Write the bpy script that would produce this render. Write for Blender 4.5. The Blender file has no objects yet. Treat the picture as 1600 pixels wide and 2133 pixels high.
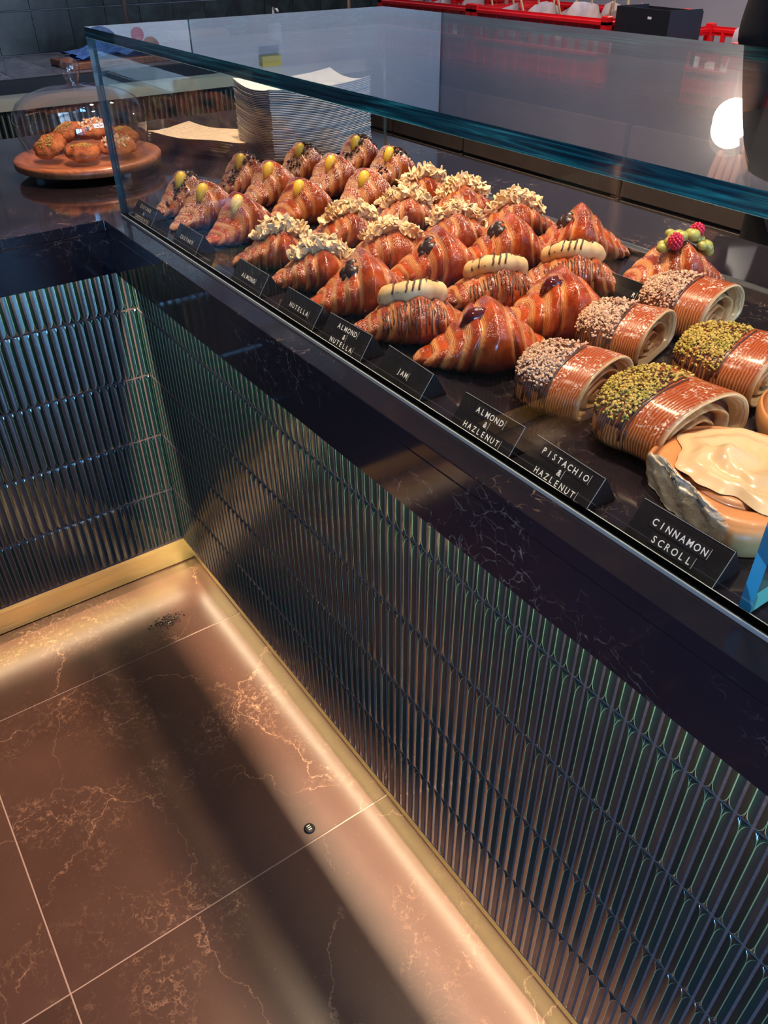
import bpy, math, random
import numpy as np
from mathutils import Vector, Matrix, Euler

SC = bpy.context.scene
COL = SC.collection
PI = math.pi
R_ = math.radians

# ------------------------------------------------------------------ camera, world, lights, exposure
cam_d = bpy.data.cameras.new('camera'); cam = bpy.data.objects.new('camera', cam_d); COL.objects.link(cam)
cam.location = (1.5422, -0.4715, 1.3034)
cam.matrix_world = Matrix.Translation(cam.location) @ (Matrix.Rotation(0.9622477, 4, 'Z') @ Matrix.Rotation(0.9333796, 4, 'X') @ Matrix.Rotation(-0.0106129, 4, 'Z'))
cam_d.sensor_fit = 'HORIZONTAL'; cam_d.sensor_width = 36.0; cam_d.lens = 36.0 * 1653.04 / 1600.0
cam_d.clip_start = 0.02
SC.camera = cam
SC.view_settings.view_transform = 'Standard'; SC.view_settings.look = 'None'
SC.view_settings.gamma = 1.0; SC.view_settings.use_curve_mapping = False
SC.view_settings.exposure = 0.0
try:
    SC.cycles.transparent_max_bounces = 24; SC.cycles.max_bounces = 8
    SC.cycles.use_denoising = True; SC.cycles.caustics_reflective = False
    SC.cycles.sample_clamp_indirect = 4.0
except Exception: pass
W = bpy.data.worlds.new('world'); SC.world = W; W.use_nodes = True
W.node_tree.nodes['Background'].inputs[0].default_value = (0.55, 0.72, 1.0, 1); W.node_tree.nodes['Background'].inputs[1].default_value = 1.0

def light(name, kind, loc, target, energy, color, **kw):
    d = bpy.data.lights.new(name, kind); d.energy = energy; d.color = color
    for k, v in kw.items(): setattr(d, k, v)
    o = bpy.data.objects.new(name, d); COL.objects.link(o); o.location = loc
    dirv = Vector(target) - Vector(loc)
    o.rotation_euler = dirv.to_track_quat('-Z', 'Y').to_euler()
    return o
# daylight from the right wall, opening placed to miss the long counter front
light('shopfront_daylight', 'AREA', (4.55, 1.2, 1.85), (0.0, 1.2, 1.55), 150, (0.55, 0.72, 1.0), shape='RECTANGLE', size=1.9, size_y=1.9)
# unseen low daylight source, added so the left tiles mirror blue
light('added_blue_daylight', 'AREA', (3.40, -1.46, .58), (3.40, 0, .58), 150, (0.18, 0.50, 1.0), shape='RECTANGLE', size=1.8, size_y=1.08)
# warm track spots over the pastry counter
for i, (x, y, e) in enumerate([(-0.55, 0.50, 115), (0.25, 0.42, 205), (0.95, 0.42, 200), (1.75, 0.40, 90)]):
    light('track_spot_light', 'SPOT', (x, y, 2.62), (x + 0.02, y - 0.12, 0.9), e, (1.0, 0.66, 0.42), spot_size=R_(64), spot_blend=0.7, shadow_soft_size=0.05)
light('unseen_ceiling_spot', 'SPOT', (0.9, -0.95, 2.85), (0.85, 0.25, 0.9), 80, (1.0, 0.72, 0.52), spot_size=R_(46), spot_blend=0.8, shadow_soft_size=0.2)
light('unseen_ceiling_spot', 'SPOT', (-0.9, 1.35, 2.85), (-0.9, 1.5, 0.9), 70, (1.0, 0.80, 0.66), spot_size=R_(120), spot_blend=0.8, shadow_soft_size=0.08)  # unseen spot added over the aisle to brighten the side bench front
light('unseen_ceiling_spot', 'SPOT', (0.2, 0.85, 2.85), (0.15, 1.62, 0.6), 170, (1.0, 0.78, 0.60), spot_size=R_(70), spot_blend=0.8, shadow_soft_size=0.08)  # unseen spot added to brighten the cabinet fronts behind the counter

# ------------------------------------------------------------------ node materials
class NT:
    def __init__(s, name):
        s.m = bpy.data.materials.new(name); s.m.use_nodes = True; s.t = s.m.node_tree
        s.p = s.t.nodes['Principled BSDF']; s.out = s.t.nodes['Material Output']
    def n(s, kind, inp=None, **props):
        nd = s.t.nodes.new(kind)
        for k, v in props.items(): setattr(nd, k, v)
        for k, v in (inp or {}).items(): s.i(nd, k, v)
        return nd
    def i(s, nd, k, v):
        sock = nd.inputs[k]
        if hasattr(v, 'links') or hasattr(v, 'is_output'): s.t.links.new(v, sock)
        else: sock.default_value = v
    def P(s, **kw):
        mp = dict(base='Base Color', rough='Roughness', metal='Metallic', coat='Coat Weight', coatr='Coat Roughness', nrm='Normal', trans='Transmission Weight', ior='IOR', em='Emission Color', ems='Emission Strength', spec='Specular IOR Level', sss='Subsurface Weight', sheen='Sheen Weight', alpha='Alpha')
        for k, v in kw.items():
            if isinstance(v, tuple) and len(v) == 3: v = (*v, 1)
            s.i(s.p, mp[k], v)
        return s
    def coord(s, kind='Object', scale=(1, 1, 1), rnd=0.0):
        tc = s.n('ShaderNodeTexCoord'); v = tc.outputs[kind]
        if rnd:
            oi = s.n('ShaderNodeObjectInfo'); mm = s.n('ShaderNodeMath', {0: oi.outputs['Random'], 1: rnd}, operation='MULTIPLY')
            v = s.n('ShaderNodeVectorMath', {0: v, 1: mm.outputs[0]}, operation='ADD').outputs[0]
        return s.n('ShaderNodeMapping', {'Vector': v, 'Scale': scale}).outputs[0]
    def noise(s, vec, scale, detail=4, rough=.55, dist=0.0):
        return s.n('ShaderNodeTexNoise', {'Vector': vec, 'Scale': scale, 'Detail': detail, 'Roughness': rough, 'Distortion': dist})
    def ramp(s, fac, stops):
        r = s.n('ShaderNodeValToRGB', {'Fac': fac}); e = r.color_ramp.elements
        while len(e) < len(stops): e.new(0.5)
        for el, (p, c) in zip(e, stops):
            el.position = p; el.color = (c, c, c, 1) if isinstance(c, (int, float)) else (*c[:3], 1)
        return r.outputs[0]
    def mix(s, f, a, b, mode='MIX'):
        nd = s.n('ShaderNodeMix', data_type='RGBA', blend_type=mode)
        s.i(nd, 0, f)
        for k, v in ((6, a), (7, b)): s.i(nd, k, (*v, 1) if isinstance(v, tuple) and len(v) == 3 else v)
        return nd.outputs[2]
    def math(s, op, a, b=0.0, c=0.0):
        return s.n('ShaderNodeMath', {0: a, 1: b, 2: c}, operation=op).outputs[0]
    def bump(s, h, strength=.3, dist=.002):
        return s.n('ShaderNodeBump', {'Height': h, 'Strength': strength, 'Distance': dist}).outputs[0]
    def attr(s, name):
        return s.n('ShaderNodeAttribute', attribute_name=name).outputs['Fac']

def simple(name, base, rough=.5, metal=0.0, **kw):
    t = NT(name); t.P(base=base, rough=rough, metal=metal, **kw); return t.m
def speckled(name, a, b, scale=60, rough=.5, bump=.2, dist=.001, **kw):
    t = NT(name); v = t.coord(); nz = t.noise(v, scale)
    t.P(base=t.mix(t.ramp(nz.outputs[0], [(.35, 0.0), (.65, 1.0)]), a, b), rough=rough, nrm=t.bump(nz.outputs[0], bump, dist), **kw); return t.m

def m_stone(name='black_marble', veincol=(.34, .25, .20), base=(.008, .007, .010), sc=1.0):
    t = NT(name); v = t.coord()
    wz = t.noise(v, 9 * sc, 5); d = t.n('ShaderNodeVectorMath', {0: wz.outputs['Color'], 1: (.09, .09, .09)}, operation='MULTIPLY').outputs[0]
    vv = t.n('ShaderNodeVectorMath', {0: v, 1: d}, operation='ADD').outputs[0]
    vo = t.n('ShaderNodeTexVoronoi', {'Vector': vv, 'Scale': 19 * sc}, feature='DISTANCE_TO_EDGE')
    line = t.ramp(vo.outputs['Distance'], [(0.0, .8), (.018, 0.0)])
    vo2 = t.n('ShaderNodeTexVoronoi', {'Vector': vv, 'Scale': 47 * sc}, feature='DISTANCE_TO_EDGE')
    line2 = t.ramp(vo2.outputs['Distance'], [(0.0, .5), (.035, 0.0)])
    mask = t.ramp(t.noise(v, 5 * sc, 3).outputs[0], [(.50, 0.0), (.70, 1.0)])
    fine = t.ramp(t.noise(v, 70 * sc, 2).outputs[0], [(.44, 0.0), (.62, 1.0)])
    l = t.math('MULTIPLY', t.math('MULTIPLY', t.math('ADD', line, line2), mask), fine)
    cloud = t.ramp(t.noise(v, 3, 3).outputs[0], [(.3, 0.0), (.7, 1.0)])
    b = t.mix(cloud, base, (base[0] * 2.0, base[1] * 1.7, base[2] * 1.9))
    t.P(base=t.mix(l, b, veincol), rough=.07, spec=.5); return t.m
def m_floor():
    t = NT('brown_marble_tile'); v = t.coord(rnd=7.0)
    wz = t.noise(v, 4.5, 6, .65); d = t.n('ShaderNodeVectorMath', {0: wz.outputs['Color'], 1: (.20, .20, .20)}, operation='MULTIPLY').outputs[0]
    vv = t.n('ShaderNodeVectorMath', {0: v, 1: d}, operation='ADD').outputs[0]
    def lines(sc, w, pk): return t.ramp(t.n('ShaderNodeTexVoronoi', {'Vector': vv, 'Scale': sc}, feature='DISTANCE_TO_EDGE').outputs['Distance'], [(0.0, pk), (w, 0.0)])
    mask = t.ramp(t.noise(v, 3.4, 4, .6, .6).outputs[0], [(.50, 0.0), (.72, 1.0)])
    fine = t.ramp(t.noise(v, 75, 3, .7).outputs[0], [(.42, 0.0), (.60, 1.0)])
    big = t.math('MULTIPLY', lines(3.4, .005, .7), t.ramp(t.noise(v, 9, 2).outputs[0], [(.40, 0.0), (.58, 1.0)]))
    l = t.math('ADD', t.math('MULTIPLY', t.math('MULTIPLY', t.math('ADD', lines(17, .030, .8), lines(44, .07, .8)), mask), fine), big)
    l = t.math('MULTIPLY', l, .95)
    speck = t.ramp(t.noise(v, 240, 2).outputs[0], [(.70, 0.0), (.78, .35)])
    cloud = t.ramp(t.noise(v, 2.2, 6, .62).outputs[0], [(.32, 0.0), (.68, 1.0)])
    b = t.mix(cloud, (.068, .034, .025), (.105, .054, .040))
    b = t.mix(speck, b, (.40, .26, .19))
    t.P(base=t.mix(l, b, (.46, .27, .17)), rough=.27, spec=.45, nrm=t.bump(t.noise(v, 160, 3).outputs[0], .06, .001)); return t.m
def m_glass(name, tint=(.93, .97, .97), ior=1.5, edge=False):
    t = NT(name); tr = t.n('ShaderNodeBsdfTransparent', {'Color': (*tint, 1)}); gl = t.n('ShaderNodeBsdfGlossy', {'Color': (1, 1, 1, 1), 'Roughness': 0.0})
    bf = t.n('ShaderNodeNewGeometry').outputs['Backfacing']
    fr = t.n('ShaderNodeFresnel', {'IOR': t.math('MULTIPLY_ADD', bf, 1 / ior - ior, ior)}); mx = t.n('ShaderNodeMixShader', {0: fr.outputs[0], 1: tr.outputs[0], 2: gl.outputs[0]})
    t.t.links.new(mx.outputs[0], t.out.inputs['Surface']); return t.m
def m_edge():
    t = NT('glass_edge_reflected_streaks'); v = t.coord(scale=(1.6, 14, 60))
    nz = t.noise(v, 3.0, 3, .6, 1.2)  # stretched noise paints reflected streaks into the teal edge colour
    c = t.ramp(nz.outputs[0], [(.34, (.002, .010, .020)), (.48, (.003, .045, .065)), (.58, (.008, .12, .13)), (.72, (.03, .34, .36))])
    t.P(base=c, rough=.10, coat=1.0, coatr=.03, spec=.8, trans=.15); return t.m
def m_edge2():
    t = NT('glass_edge_reflected_stripes'); v = t.coord()
    st = t.n('ShaderNodeTexWave', {'Vector': v, 'Scale': 11.0, 'Distortion': 4.0, 'Detail': 2.0}, bands_direction='DIAGONAL')  # diagonal wave paints reflected stripes into the divider edge colour
    c = t.mix(t.ramp(st.outputs['Fac'], [(.40, 0.0), (.50, 1.0)]), (.03, .20, .32), (.08, .50, .72))
    t.P(base=c, rough=.12, coat=1.0, coatr=.03, spec=.8, trans=.1); return t.m
def m_crust(name, dark, light, sugar=.5, drizzle=0.0):
    """baked crust: 'lam' marks the paler exposed layer edges, 'su' a 0..1 coordinate across each wrap"""
    t = NT(name); v = t.coord(rnd=3.0); lam = t.attr('lam'); s = t.attr('su')
    lw = t.noise(v, 60, 2); st = t.math('SINE', t.math('MULTIPLY_ADD', lw.outputs[0], 9.0, t.math('MULTIPLY', s, 78.0))); st = t.math('MULTIPLY_ADD', st, .5, .5)
    lamc = t.mix(st, (.52, .15, .038), (.80, .37, .13))
    blot = t.ramp(t.noise(v, 30, 3).outputs[0], [(.35, 0.0), (.72, 1.0)])
    c = t.mix(blot, dark, light)
    wood = t.noise(t.n('ShaderNodeMapping', {'Vector': v, 'Scale': (8, 1, 1)}).outputs[0], 26, 3)
    lf = t.math('MULTIPLY', lam, t.ramp(wood.outputs[0], [(.22, .45), (.55, 1.0)]))
    c = t.mix(lf, c, lamc)
    top = t.math('MAXIMUM', t.n('ShaderNodeSeparateXYZ', {0: t.n('ShaderNodeNewGeometry').outputs['Normal']}).outputs[2], 0.0)
    sp = t.noise(v, 520, 2, .7); pm = t.noise(v, 38, 4, .7)
    f = t.math('MULTIPLY', t.math('MULTIPLY', t.ramp(sp.outputs[0], [(.555 - .03 * sugar, 0.0), (.60 - .03 * sugar, 1.0)]), t.ramp(pm.outputs[0], [(.52 - .14 * sugar, 0.0), (.64 - .14 * sugar, 1.0)])), t.ramp(top, [(.18, 0.0), (.5, 1.0)]))
    f = t.math('MULTIPLY', f, .45 + .5 * sugar)
    c = t.mix(f, c, (.86, .74, .68))
    rough = t.math('MULTIPLY_ADD', f, .5, t.math('MULTIPLY_ADD', lam, .22, .20))
    h = t.math('ADD', t.math('MULTIPLY', st, t.math('MULTIPLY', lam, .25)), t.noise(v, 120, 3).outputs[0])
    t.P(base=c, rough=rough, coat=.6, coatr=.08, nrm=t.bump(h, .6, .0016), sss=0.0); return t.m
def m_roll():
    t = NT('striped_crust'); v = t.coord(rnd=3.0); s = t.attr('su'); lam = t.attr('lam')
    wob = t.noise(v, 14, 4, .65); ph = t.math('MULTIPLY_ADD', wob.outputs[0], 34.0, t.math('MULTIPLY', s, 190.0))
    st = t.math('MULTIPLY_ADD', t.math('SINE', ph), .5, .5)
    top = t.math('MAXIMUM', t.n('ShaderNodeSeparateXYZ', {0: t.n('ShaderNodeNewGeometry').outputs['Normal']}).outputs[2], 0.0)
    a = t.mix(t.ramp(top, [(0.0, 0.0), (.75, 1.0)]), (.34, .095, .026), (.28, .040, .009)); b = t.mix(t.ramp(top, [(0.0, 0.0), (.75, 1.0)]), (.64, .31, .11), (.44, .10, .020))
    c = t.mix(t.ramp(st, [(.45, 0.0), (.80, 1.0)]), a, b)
    c = t.mix(lam, c, (.78, .56, .30))
    sp = t.noise(v, 330, 2, .7); pm = t.noise(v, 50, 3, .6)
    f = t.math('MULTIPLY', t.math('MULTIPLY', t.ramp(sp.outputs[0], [(.56, 0.0), (.60, .9)]), t.ramp(pm.outputs[0], [(.44, 0.0), (.54, 1.0)])), t.ramp(top, [(.45, 0.0), (.7, 1.0)]))
    f = t.math('MULTIPLY', f, t.math('SUBTRACT', 1.0, lam))
    c = t.mix(f, c, (.86, .76, .70))
    t.P(base=c, rough=.33, coat=.35, coatr=.15, nrm=t.bump(st, .45, .0008)); return t.m

M = {}
M['stone'] = m_stone(); M['floor'] = m_floor(); M['glass'] = m_glass('clear_glass'); M['edge'] = m_edge(); M['edge2'] = m_edge2(); M['edge3'] = simple('glass_edge_teal', (.02, .10, .12), .1, coat=1.0)
M['dome'] = m_glass('dome_glass', (.94, .93, .94), 2.0)
M['glaze'] = simple('green_glaze', (.003, .016, .016), .09, ior=2.15, spec=.5)
M['glaze_edge'] = simple('glaze_worn_edge', (.06, .125, .095), .2, coat=.5, coatr=.1)
M['ribs'] = simple('ribbed_green', (.006, .024, .024), .45)
M['grout'] = speckled('grout', (.065, .045, .048), (.10, .070, .075), 300, .85)
M['grout_floor'] = simple('floor_grout', (.42, .30, .26), .8)
t = NT('brass'); vv = t.coord(scale=(1, 1, 40)); t.P(base=(.92, .80, .36), metal=1.0, rough=t.ramp(t.noise(vv, 6, 2).outputs[0], [(.3, .30), (.7, .42)])); M['brass'] = t.m
M['gold'] = simple('gold_metal', (.75, .58, .38), .25, 1.0)
M['steel'] = simple('brushed_steel', (.55, .56, .58), .3, 1.0)
M['seal'] = simple('clear_seal', (.42, .50, .53), .15, coat=.6)
M['black_metal'] = simple('black_metal', (.012, .012, .014), .35, .6)
M['sign'] = speckled('sign_acrylic', (.011, .010, .012), (.016, .015, .017), 40, .22, .05)
M['strip'] = simple('letter_strip', (.016, .015, .017), .3)
M['letters'] = simple('white_lettering', (.82, .80, .78), .5)
M['signedge'] = simple('sign_bright_edge', (.30, .28, .28), .3)
M['crust_cc'] = m_crust('crust_dusted', (.18, .020, .004), (.46, .080, .014), 1.0)
M['crust'] = m_crust('crust_sugared', (.18, .019, .004), (.48, .082, .013), .55)
M['crust_g'] = m_crust('crust_glossy', (.21, .020, .004), (.54, .086, .012), .35)
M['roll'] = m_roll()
t = NT('roll_end'); v = t.coord(); t.P(base=t.mix(t.ramp(t.attr('lam'), [(.25, 0.0), (.6, 1.0)]), (.10, .022, .010), t.mix(t.ramp(t.noise(v, 60, 3).outputs[0], [(.4, 0.0), (.6, 1.0)]), (.52, .22, .07), (.76, .50, .24))), rough=.45, coat=.2); M['rollend'] = t.m
M['custard'] = simple('yellow_custard', (.85, .52, .05), .3, sss=.1, coat=.3)
M['choc'] = simple('dark_chocolate', (.030, .012, .010), .35, coat=.3)
M['milkchoc'] = simple('milk_chocolate', (.085, .030, .018), .35, coat=.3)
M['jam'] = simple('dark_red_jam', (.085, .008, .008), .12, coat=1.0)
M['almond'] = speckled('almond_flake', (.80, .54, .28), (.90, .70, .44), 90, .55, .1)
M['almondcream'] = speckled('almond_cream', (.62, .38, .17), (.78, .56, .30), 120, .7, .4)
M['dough'] = speckled('pale_cookie_dough', (.66, .40, .17), (.80, .56, .29), 60, .55, .3)
M['crumb'] = speckled('nut_crumb', (.52, .30, .20), (.74, .52, .40), 200, .8, .3)
M['pist'] = speckled('pistachio_crumb', (.36, .30, .05), (.62, .42, .12), 120, .75, .3)
M['pistcream'] = simple('pistachio_cream', (.38, .36, .09), .35, sss=.1)
M['rasp'] = simple('raspberry_red', (.52, .012, .05), .3, coat=.4)
M['icing'] = simple('cream_icing', (.74, .52, .31), .25, sss=.15, coat=.4)
M['bread'] = speckled('torn_bread', (.62, .52, .40), (.84, .78, .68), 110, .9, 1.0, .004)
t = NT('bun_crust'); v = t.coord(); sep = t.n('ShaderNodeSeparateXYZ', {0: v}); lam = t.attr('lam'); torn = t.attr('su')
c = t.mix(t.ramp(t.math('MULTIPLY', sep.outputs[2], 18.0), [(.15, 0.0), (.95, 1.0)]), (.78, .46, .20), (.62, .16, .035)); c = t.mix(lam, c, (.13, .025, .010))
nz = t.noise(v, 90, 5, .7); c = t.mix(torn, c, t.mix(t.ramp(nz.outputs[0], [(.4, 0.0), (.6, 1.0)]), (.72, .60, .48), (.90, .84, .76)))
t.P(base=c, rough=.4, coat=.2, nrm=t.bump(nz.outputs[0], t.math('MULTIPLY_ADD', torn, .45, .05), .003)); M['bun'] = t.m
t = NT('cookie_crust'); v = t.coord(rnd=5.0); nz = t.noise(v, 32, 5, .65)
t.P(base=t.mix(t.ramp(nz.outputs[0], [(.35, 0.0), (.65, 1.0)]), (.24, .045, .010), (.52, .17, .040)), rough=.78, nrm=t.bump(nz.outputs[0], 1.0, .007)); M['cookie'] = t.m
def m_wood(name, a, b, sc=14, rough=.35, stretch=(1, 9, 1)):
    t = NT(name); v = t.coord(scale=stretch); nz = t.noise(v, sc, 5, .6, .8)
    t.P(base=t.mix(t.ramp(nz.outputs[0], [(.3, 0.0), (.7, 1.0)]), a, b), rough=rough, nrm=t.bump(nz.outputs[0], .08, .001), coat=.2); return t.m
M['acacia'] = m_wood('acacia_wood', (.20, .055, .02), (.46, .17, .07), 7, .35, (2, 12, 2))
M['wood'] = m_wood('pale_wood', (.50, .34, .18), (.66, .48, .28), 20, .6)
M['card'] = speckled('white_card', (.70, .69, .70), (.78, .76, .76), 30, .65, .05)
t = NT('printed_paper'); v = t.coord(); sep = t.n('ShaderNodeSeparateXYZ', {0: v})
rows = t.ramp(t.math('FRACT', t.math('MULTIPLY', sep.outputs[1], 70.0)), [(.0, 1.0), (.14, 1.0), (.16, 0.0)])
word = t.ramp(t.noise(t.n('ShaderNodeMapping', {'Vector': v, 'Scale': (60, 70, 1)}).outputs[0], 2.2, 1).outputs[0], [(.46, 0.0), (.50, 1.0)])
t.P(base=t.mix(t.math('MULTIPLY', rows, word), (.74, .56, .40), (.30, .20, .14)), rough=.7); M['print'] = t.m
M['paper'] = speckled('baking_paper', (.34, .28, .31), (.48, .42, .45), 25, .6, .2)
M['kraft'] = simple('pale_paper', (.62, .50, .38), .7)
M['blue'] = speckled('blue_cloth', (.05, .14, .45), (.12, .28, .70), 120, .9, .9, .004)
M['red'] = simple('red_plastic', (.62, .008, .014), .30, coat=.3)
M['black'] = simple('black_card', (.010, .011, .017), .45)
M['fabric'] = speckled('black_cotton', (.008, .008, .010), (.013, .013, .015), 400, .9, .3)
M['skin'] = simple('skin', (.50, .25, .17), .5, sss=.15)
M['hair'] = simple('dark_hair', (.02, .013, .01), .6)
M['white'] = simple('white_plastic', (.72, .74, .78), .35)
M['yellow'] = simple('yellow_sponge', (.70, .62, .12), .8)
M['cream'] = simple('led_lit_cream', (.68, .62, .42), .4)  # cream paint carries the glow of an LED-lit brass band
M['laminate'] = speckled('brown_laminate', (.150, .098, .068), (.175, .118, .085), 12, .42, .02)
M['wallpaint'] = speckled('grey_wall_paint', (.34, .33, .38), (.38, .37, .42), 4, .8, .05)
M['palepanel'] = speckled('pale_blue_grey_panel', (.50, .56, .64), (.55, .60, .68), 4, .6, .05)
M['ceil'] = simple('ceiling_paint', (.42, .42, .44), .9)
t = NT('green_wall_marble'); v = t.coord(rnd=6.0); nz = t.noise(v, 9, 6, .7, 1.0)
t.P(base=t.mix(t.ramp(nz.outputs[0], [(.42, 0.0), (.75, 1.0)]), (.004, .010, .011), (.028, .052, .050)), rough=.3); M['wallstone'] = t.m
t = NT('benchtop_slate'); v = t.coord(rnd=6.0); nz = t.noise(v, 7, 5, .7, .8)
t.P(base=t.mix(t.ramp(nz.outputs[0], [(.35, 0.0), (.7, 1.0)]), (.10, .11, .15), (.34, .36, .45)), rough=.22); M['slate'] = t.m
t = NT('lamp_globe'); t.P(base=(1, .9, .8), em=(1.0, .80, .58), ems=22.0); M['globe'] = t.m
t = NT('led_strip'); t.P(base=(1, .9, .6), em=(1.0, .78, .42), ems=6.0); M['led'] = t.m
M['poster_blue'] = simple('poster_blue', (.03, .06, .30), .6)
M['bun_flour'] = speckled('floured_bun', (.55, .40, .32), (.78, .70, .66), 30, .8, .3)

# ------------------------------------------------------------------ geometry helpers
def tag(o, label=None, cat=None, group=None, kind=None):
    if label: o['label'] = label
    if cat: o['category'] = cat
    if group: o['group'] = group
    if kind: o['kind'] = kind
    return o
def link(name, me, parent=None, loc=(0, 0, 0), rot=(0, 0, 0)):
    o = bpy.data.objects.new(name, me); COL.objects.link(o); o.location = loc; o.rotation_euler = rot
    if parent: o.parent = parent
    return o
def empty(name, loc=(0, 0, 0), rz=0.0, **kw):
    o = link(name, None, None, loc, (0, 0, rz)); o.empty_display_size = .02
    return tag(o, **kw)
def mk(name, V, F, mats, smooth=False, midx=None, attrs=None):
    me = bpy.data.meshes.new(name); me.from_pydata([tuple(map(float, v)) for v in V], [], [tuple(map(int, f)) for f in F])
    for m in (mats if isinstance(mats, (list, tuple)) else [mats]): me.materials.append(M[m] if isinstance(m, str) else m)
    if midx is not None: me.polygons.foreach_set('material_index', list(map(int, midx)))
    if smooth: me.polygons.foreach_set('use_smooth', [True] * len(me.polygons))
    for k, a in (attrs or {}).items():
        at = me.attributes.new(k, 'FLOAT', 'POINT'); at.data.foreach_set('value', np.asarray(a, float).ravel())
    me.update(); return me
class G:
    """collects shapes into one mesh"""
    def __init__(s): s.V = []; s.F = []; s.I = []; s.n = 0
    def add(s, V, F, mi=0):
        V = np.asarray(V, float); s.V.append(V); s.F += [[i + s.n for i in f] for f in F]; s.I += [mi] * len(F); s.n += len(V); return s
    def box(s, a, b, mi=0, bev=0.0, rot=None, org=None):
        a, b = np.minimum(a, b), np.maximum(a, b)
        x0, y0, z0 = a; x1, y1, z1 = b
        if bev <= 0:
            V = [(x0, y0, z0), (x1, y0, z0), (x1, y1, z0), (x0, y1, z0), (x0, y0, z1), (x1, y0, z1), (x1, y1, z1), (x0, y1, z1)]
            F = [(0, 3, 2, 1), (4, 5, 6, 7), (0, 1, 5, 4), (1, 2, 6, 5), (2, 3, 7, 6), (3, 0, 4, 7)]
        else:
            e = bev; V = []; F = []
            for z, i in ((z0, e), (z0 + e, 0), (z1 - e, 0), (z1, e)):
                V += [(x0 + i + (0 if i else e * .0), y0 + i, z), (x1 - i, y0 + i, z), (x1 - i, y1 - i, z), (x0 + i, y1 - i, z)]
            F = [(3, 2, 1, 0), (12, 13, 14, 15)]
            for k in range(3):
                for j in range(4): F.append((4 * k + j, 4 * k + (j + 1) % 4, 4 * k + 4 + (j + 1) % 4, 4 * k + 4 + j))
        V = np.array(V)
        if rot is not None:
            c = (V.min(0) + V.max(0)) / 2 if org is None else np.array(org); V = (V - c) @ np.array(Euler(rot).to_matrix()).T + c
        return s.add(V, F, mi)
    def grid(s, P, closeu=False, closev=False, mi=0):
        nu, nv = P.shape[:2]; F = []
        for i in range(nu - (0 if closeu else 1)):
            for j in range(nv - (0 if closev else 1)):
                a = i * nv + j; b = ((i + 1) % nu) * nv + j; c = ((i + 1) % nu) * nv + (j + 1) % nv; d = i * nv + (j + 1) % nv
                F.append((a, b, c, d))
        return s.add(P.reshape(-1, 3), F, mi)
    def tube(s, pts, r, n=8, mi=0, caps=True):
        pts = np.asarray(pts, float); m = len(pts); r = np.broadcast_to(np.asarray(r, float), (m,))
        T = np.gradient(pts, axis=0); T /= np.linalg.norm(T, axis=1)[:, None] + 1e-12
        up = np.array([0, 0, 1.]) if abs(T[0][2]) < .9 else np.array([1., 0, 0]); P = np.zeros((m, n, 3))
        for i in range(m):
            a = np.cross(T[i], up); a /= np.linalg.norm(a) + 1e-12; b = np.cross(T[i], a)   # noqa
            for k in range(n): P[i, k] = pts[i] + r[i] * (math.cos(2 * PI * k / n) * a + math.sin(2 * PI * k / n) * b)
        base = s.n; s.grid(P, closev=True, mi=mi)
        if caps:
            s.F.append([base + k for k in range(n)]); s.I.append(mi); s.F.append([base + (m - 1) * n + k for k in range(n)][::-1]); s.I.append(mi)
        return s
    def lathe(s, prof, n=48, c=(0, 0, 0), mi=0, closed=False):
        P = np.array([[(c[0] + r * math.cos(2 * PI * k / n), c[1] + r * math.sin(2 * PI * k / n), c[2] + z) for k in range(n)] for r, z in prof])
        return s.grid(P, closev=True, closeu=closed, mi=mi)
    def ell(s, c, r, nu=8, nv=10, rot=None, mi=0, f=None):
        u = np.linspace(0, PI, nu)[:, None]; v = np.linspace(0, 2 * PI, nv, endpoint=False)[None]
        P = np.stack([np.sin(u) * np.cos(v), np.sin(u) * np.sin(v), np.cos(u) * np.ones_like(v)], -1)
        if f is not None: P = P * f(P)[..., None]
        P = P * np.array(r)
        if rot is not None: P = P @ np.array(Euler(rot).to_matrix()).T
        return s.grid(P + np.array(c), closev=True, mi=mi)
    def me(s, name, mats, smooth=False, **kw): return mk(name, np.concatenate(s.V), s.F, mats, smooth, s.I, **kw)
    def ob(s, name, mats, parent=None, smooth=False, loc=(0, 0, 0), rot=(0, 0, 0), **kw): return link(name, s.me(name, mats, smooth, **kw), parent, loc, rot)
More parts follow.
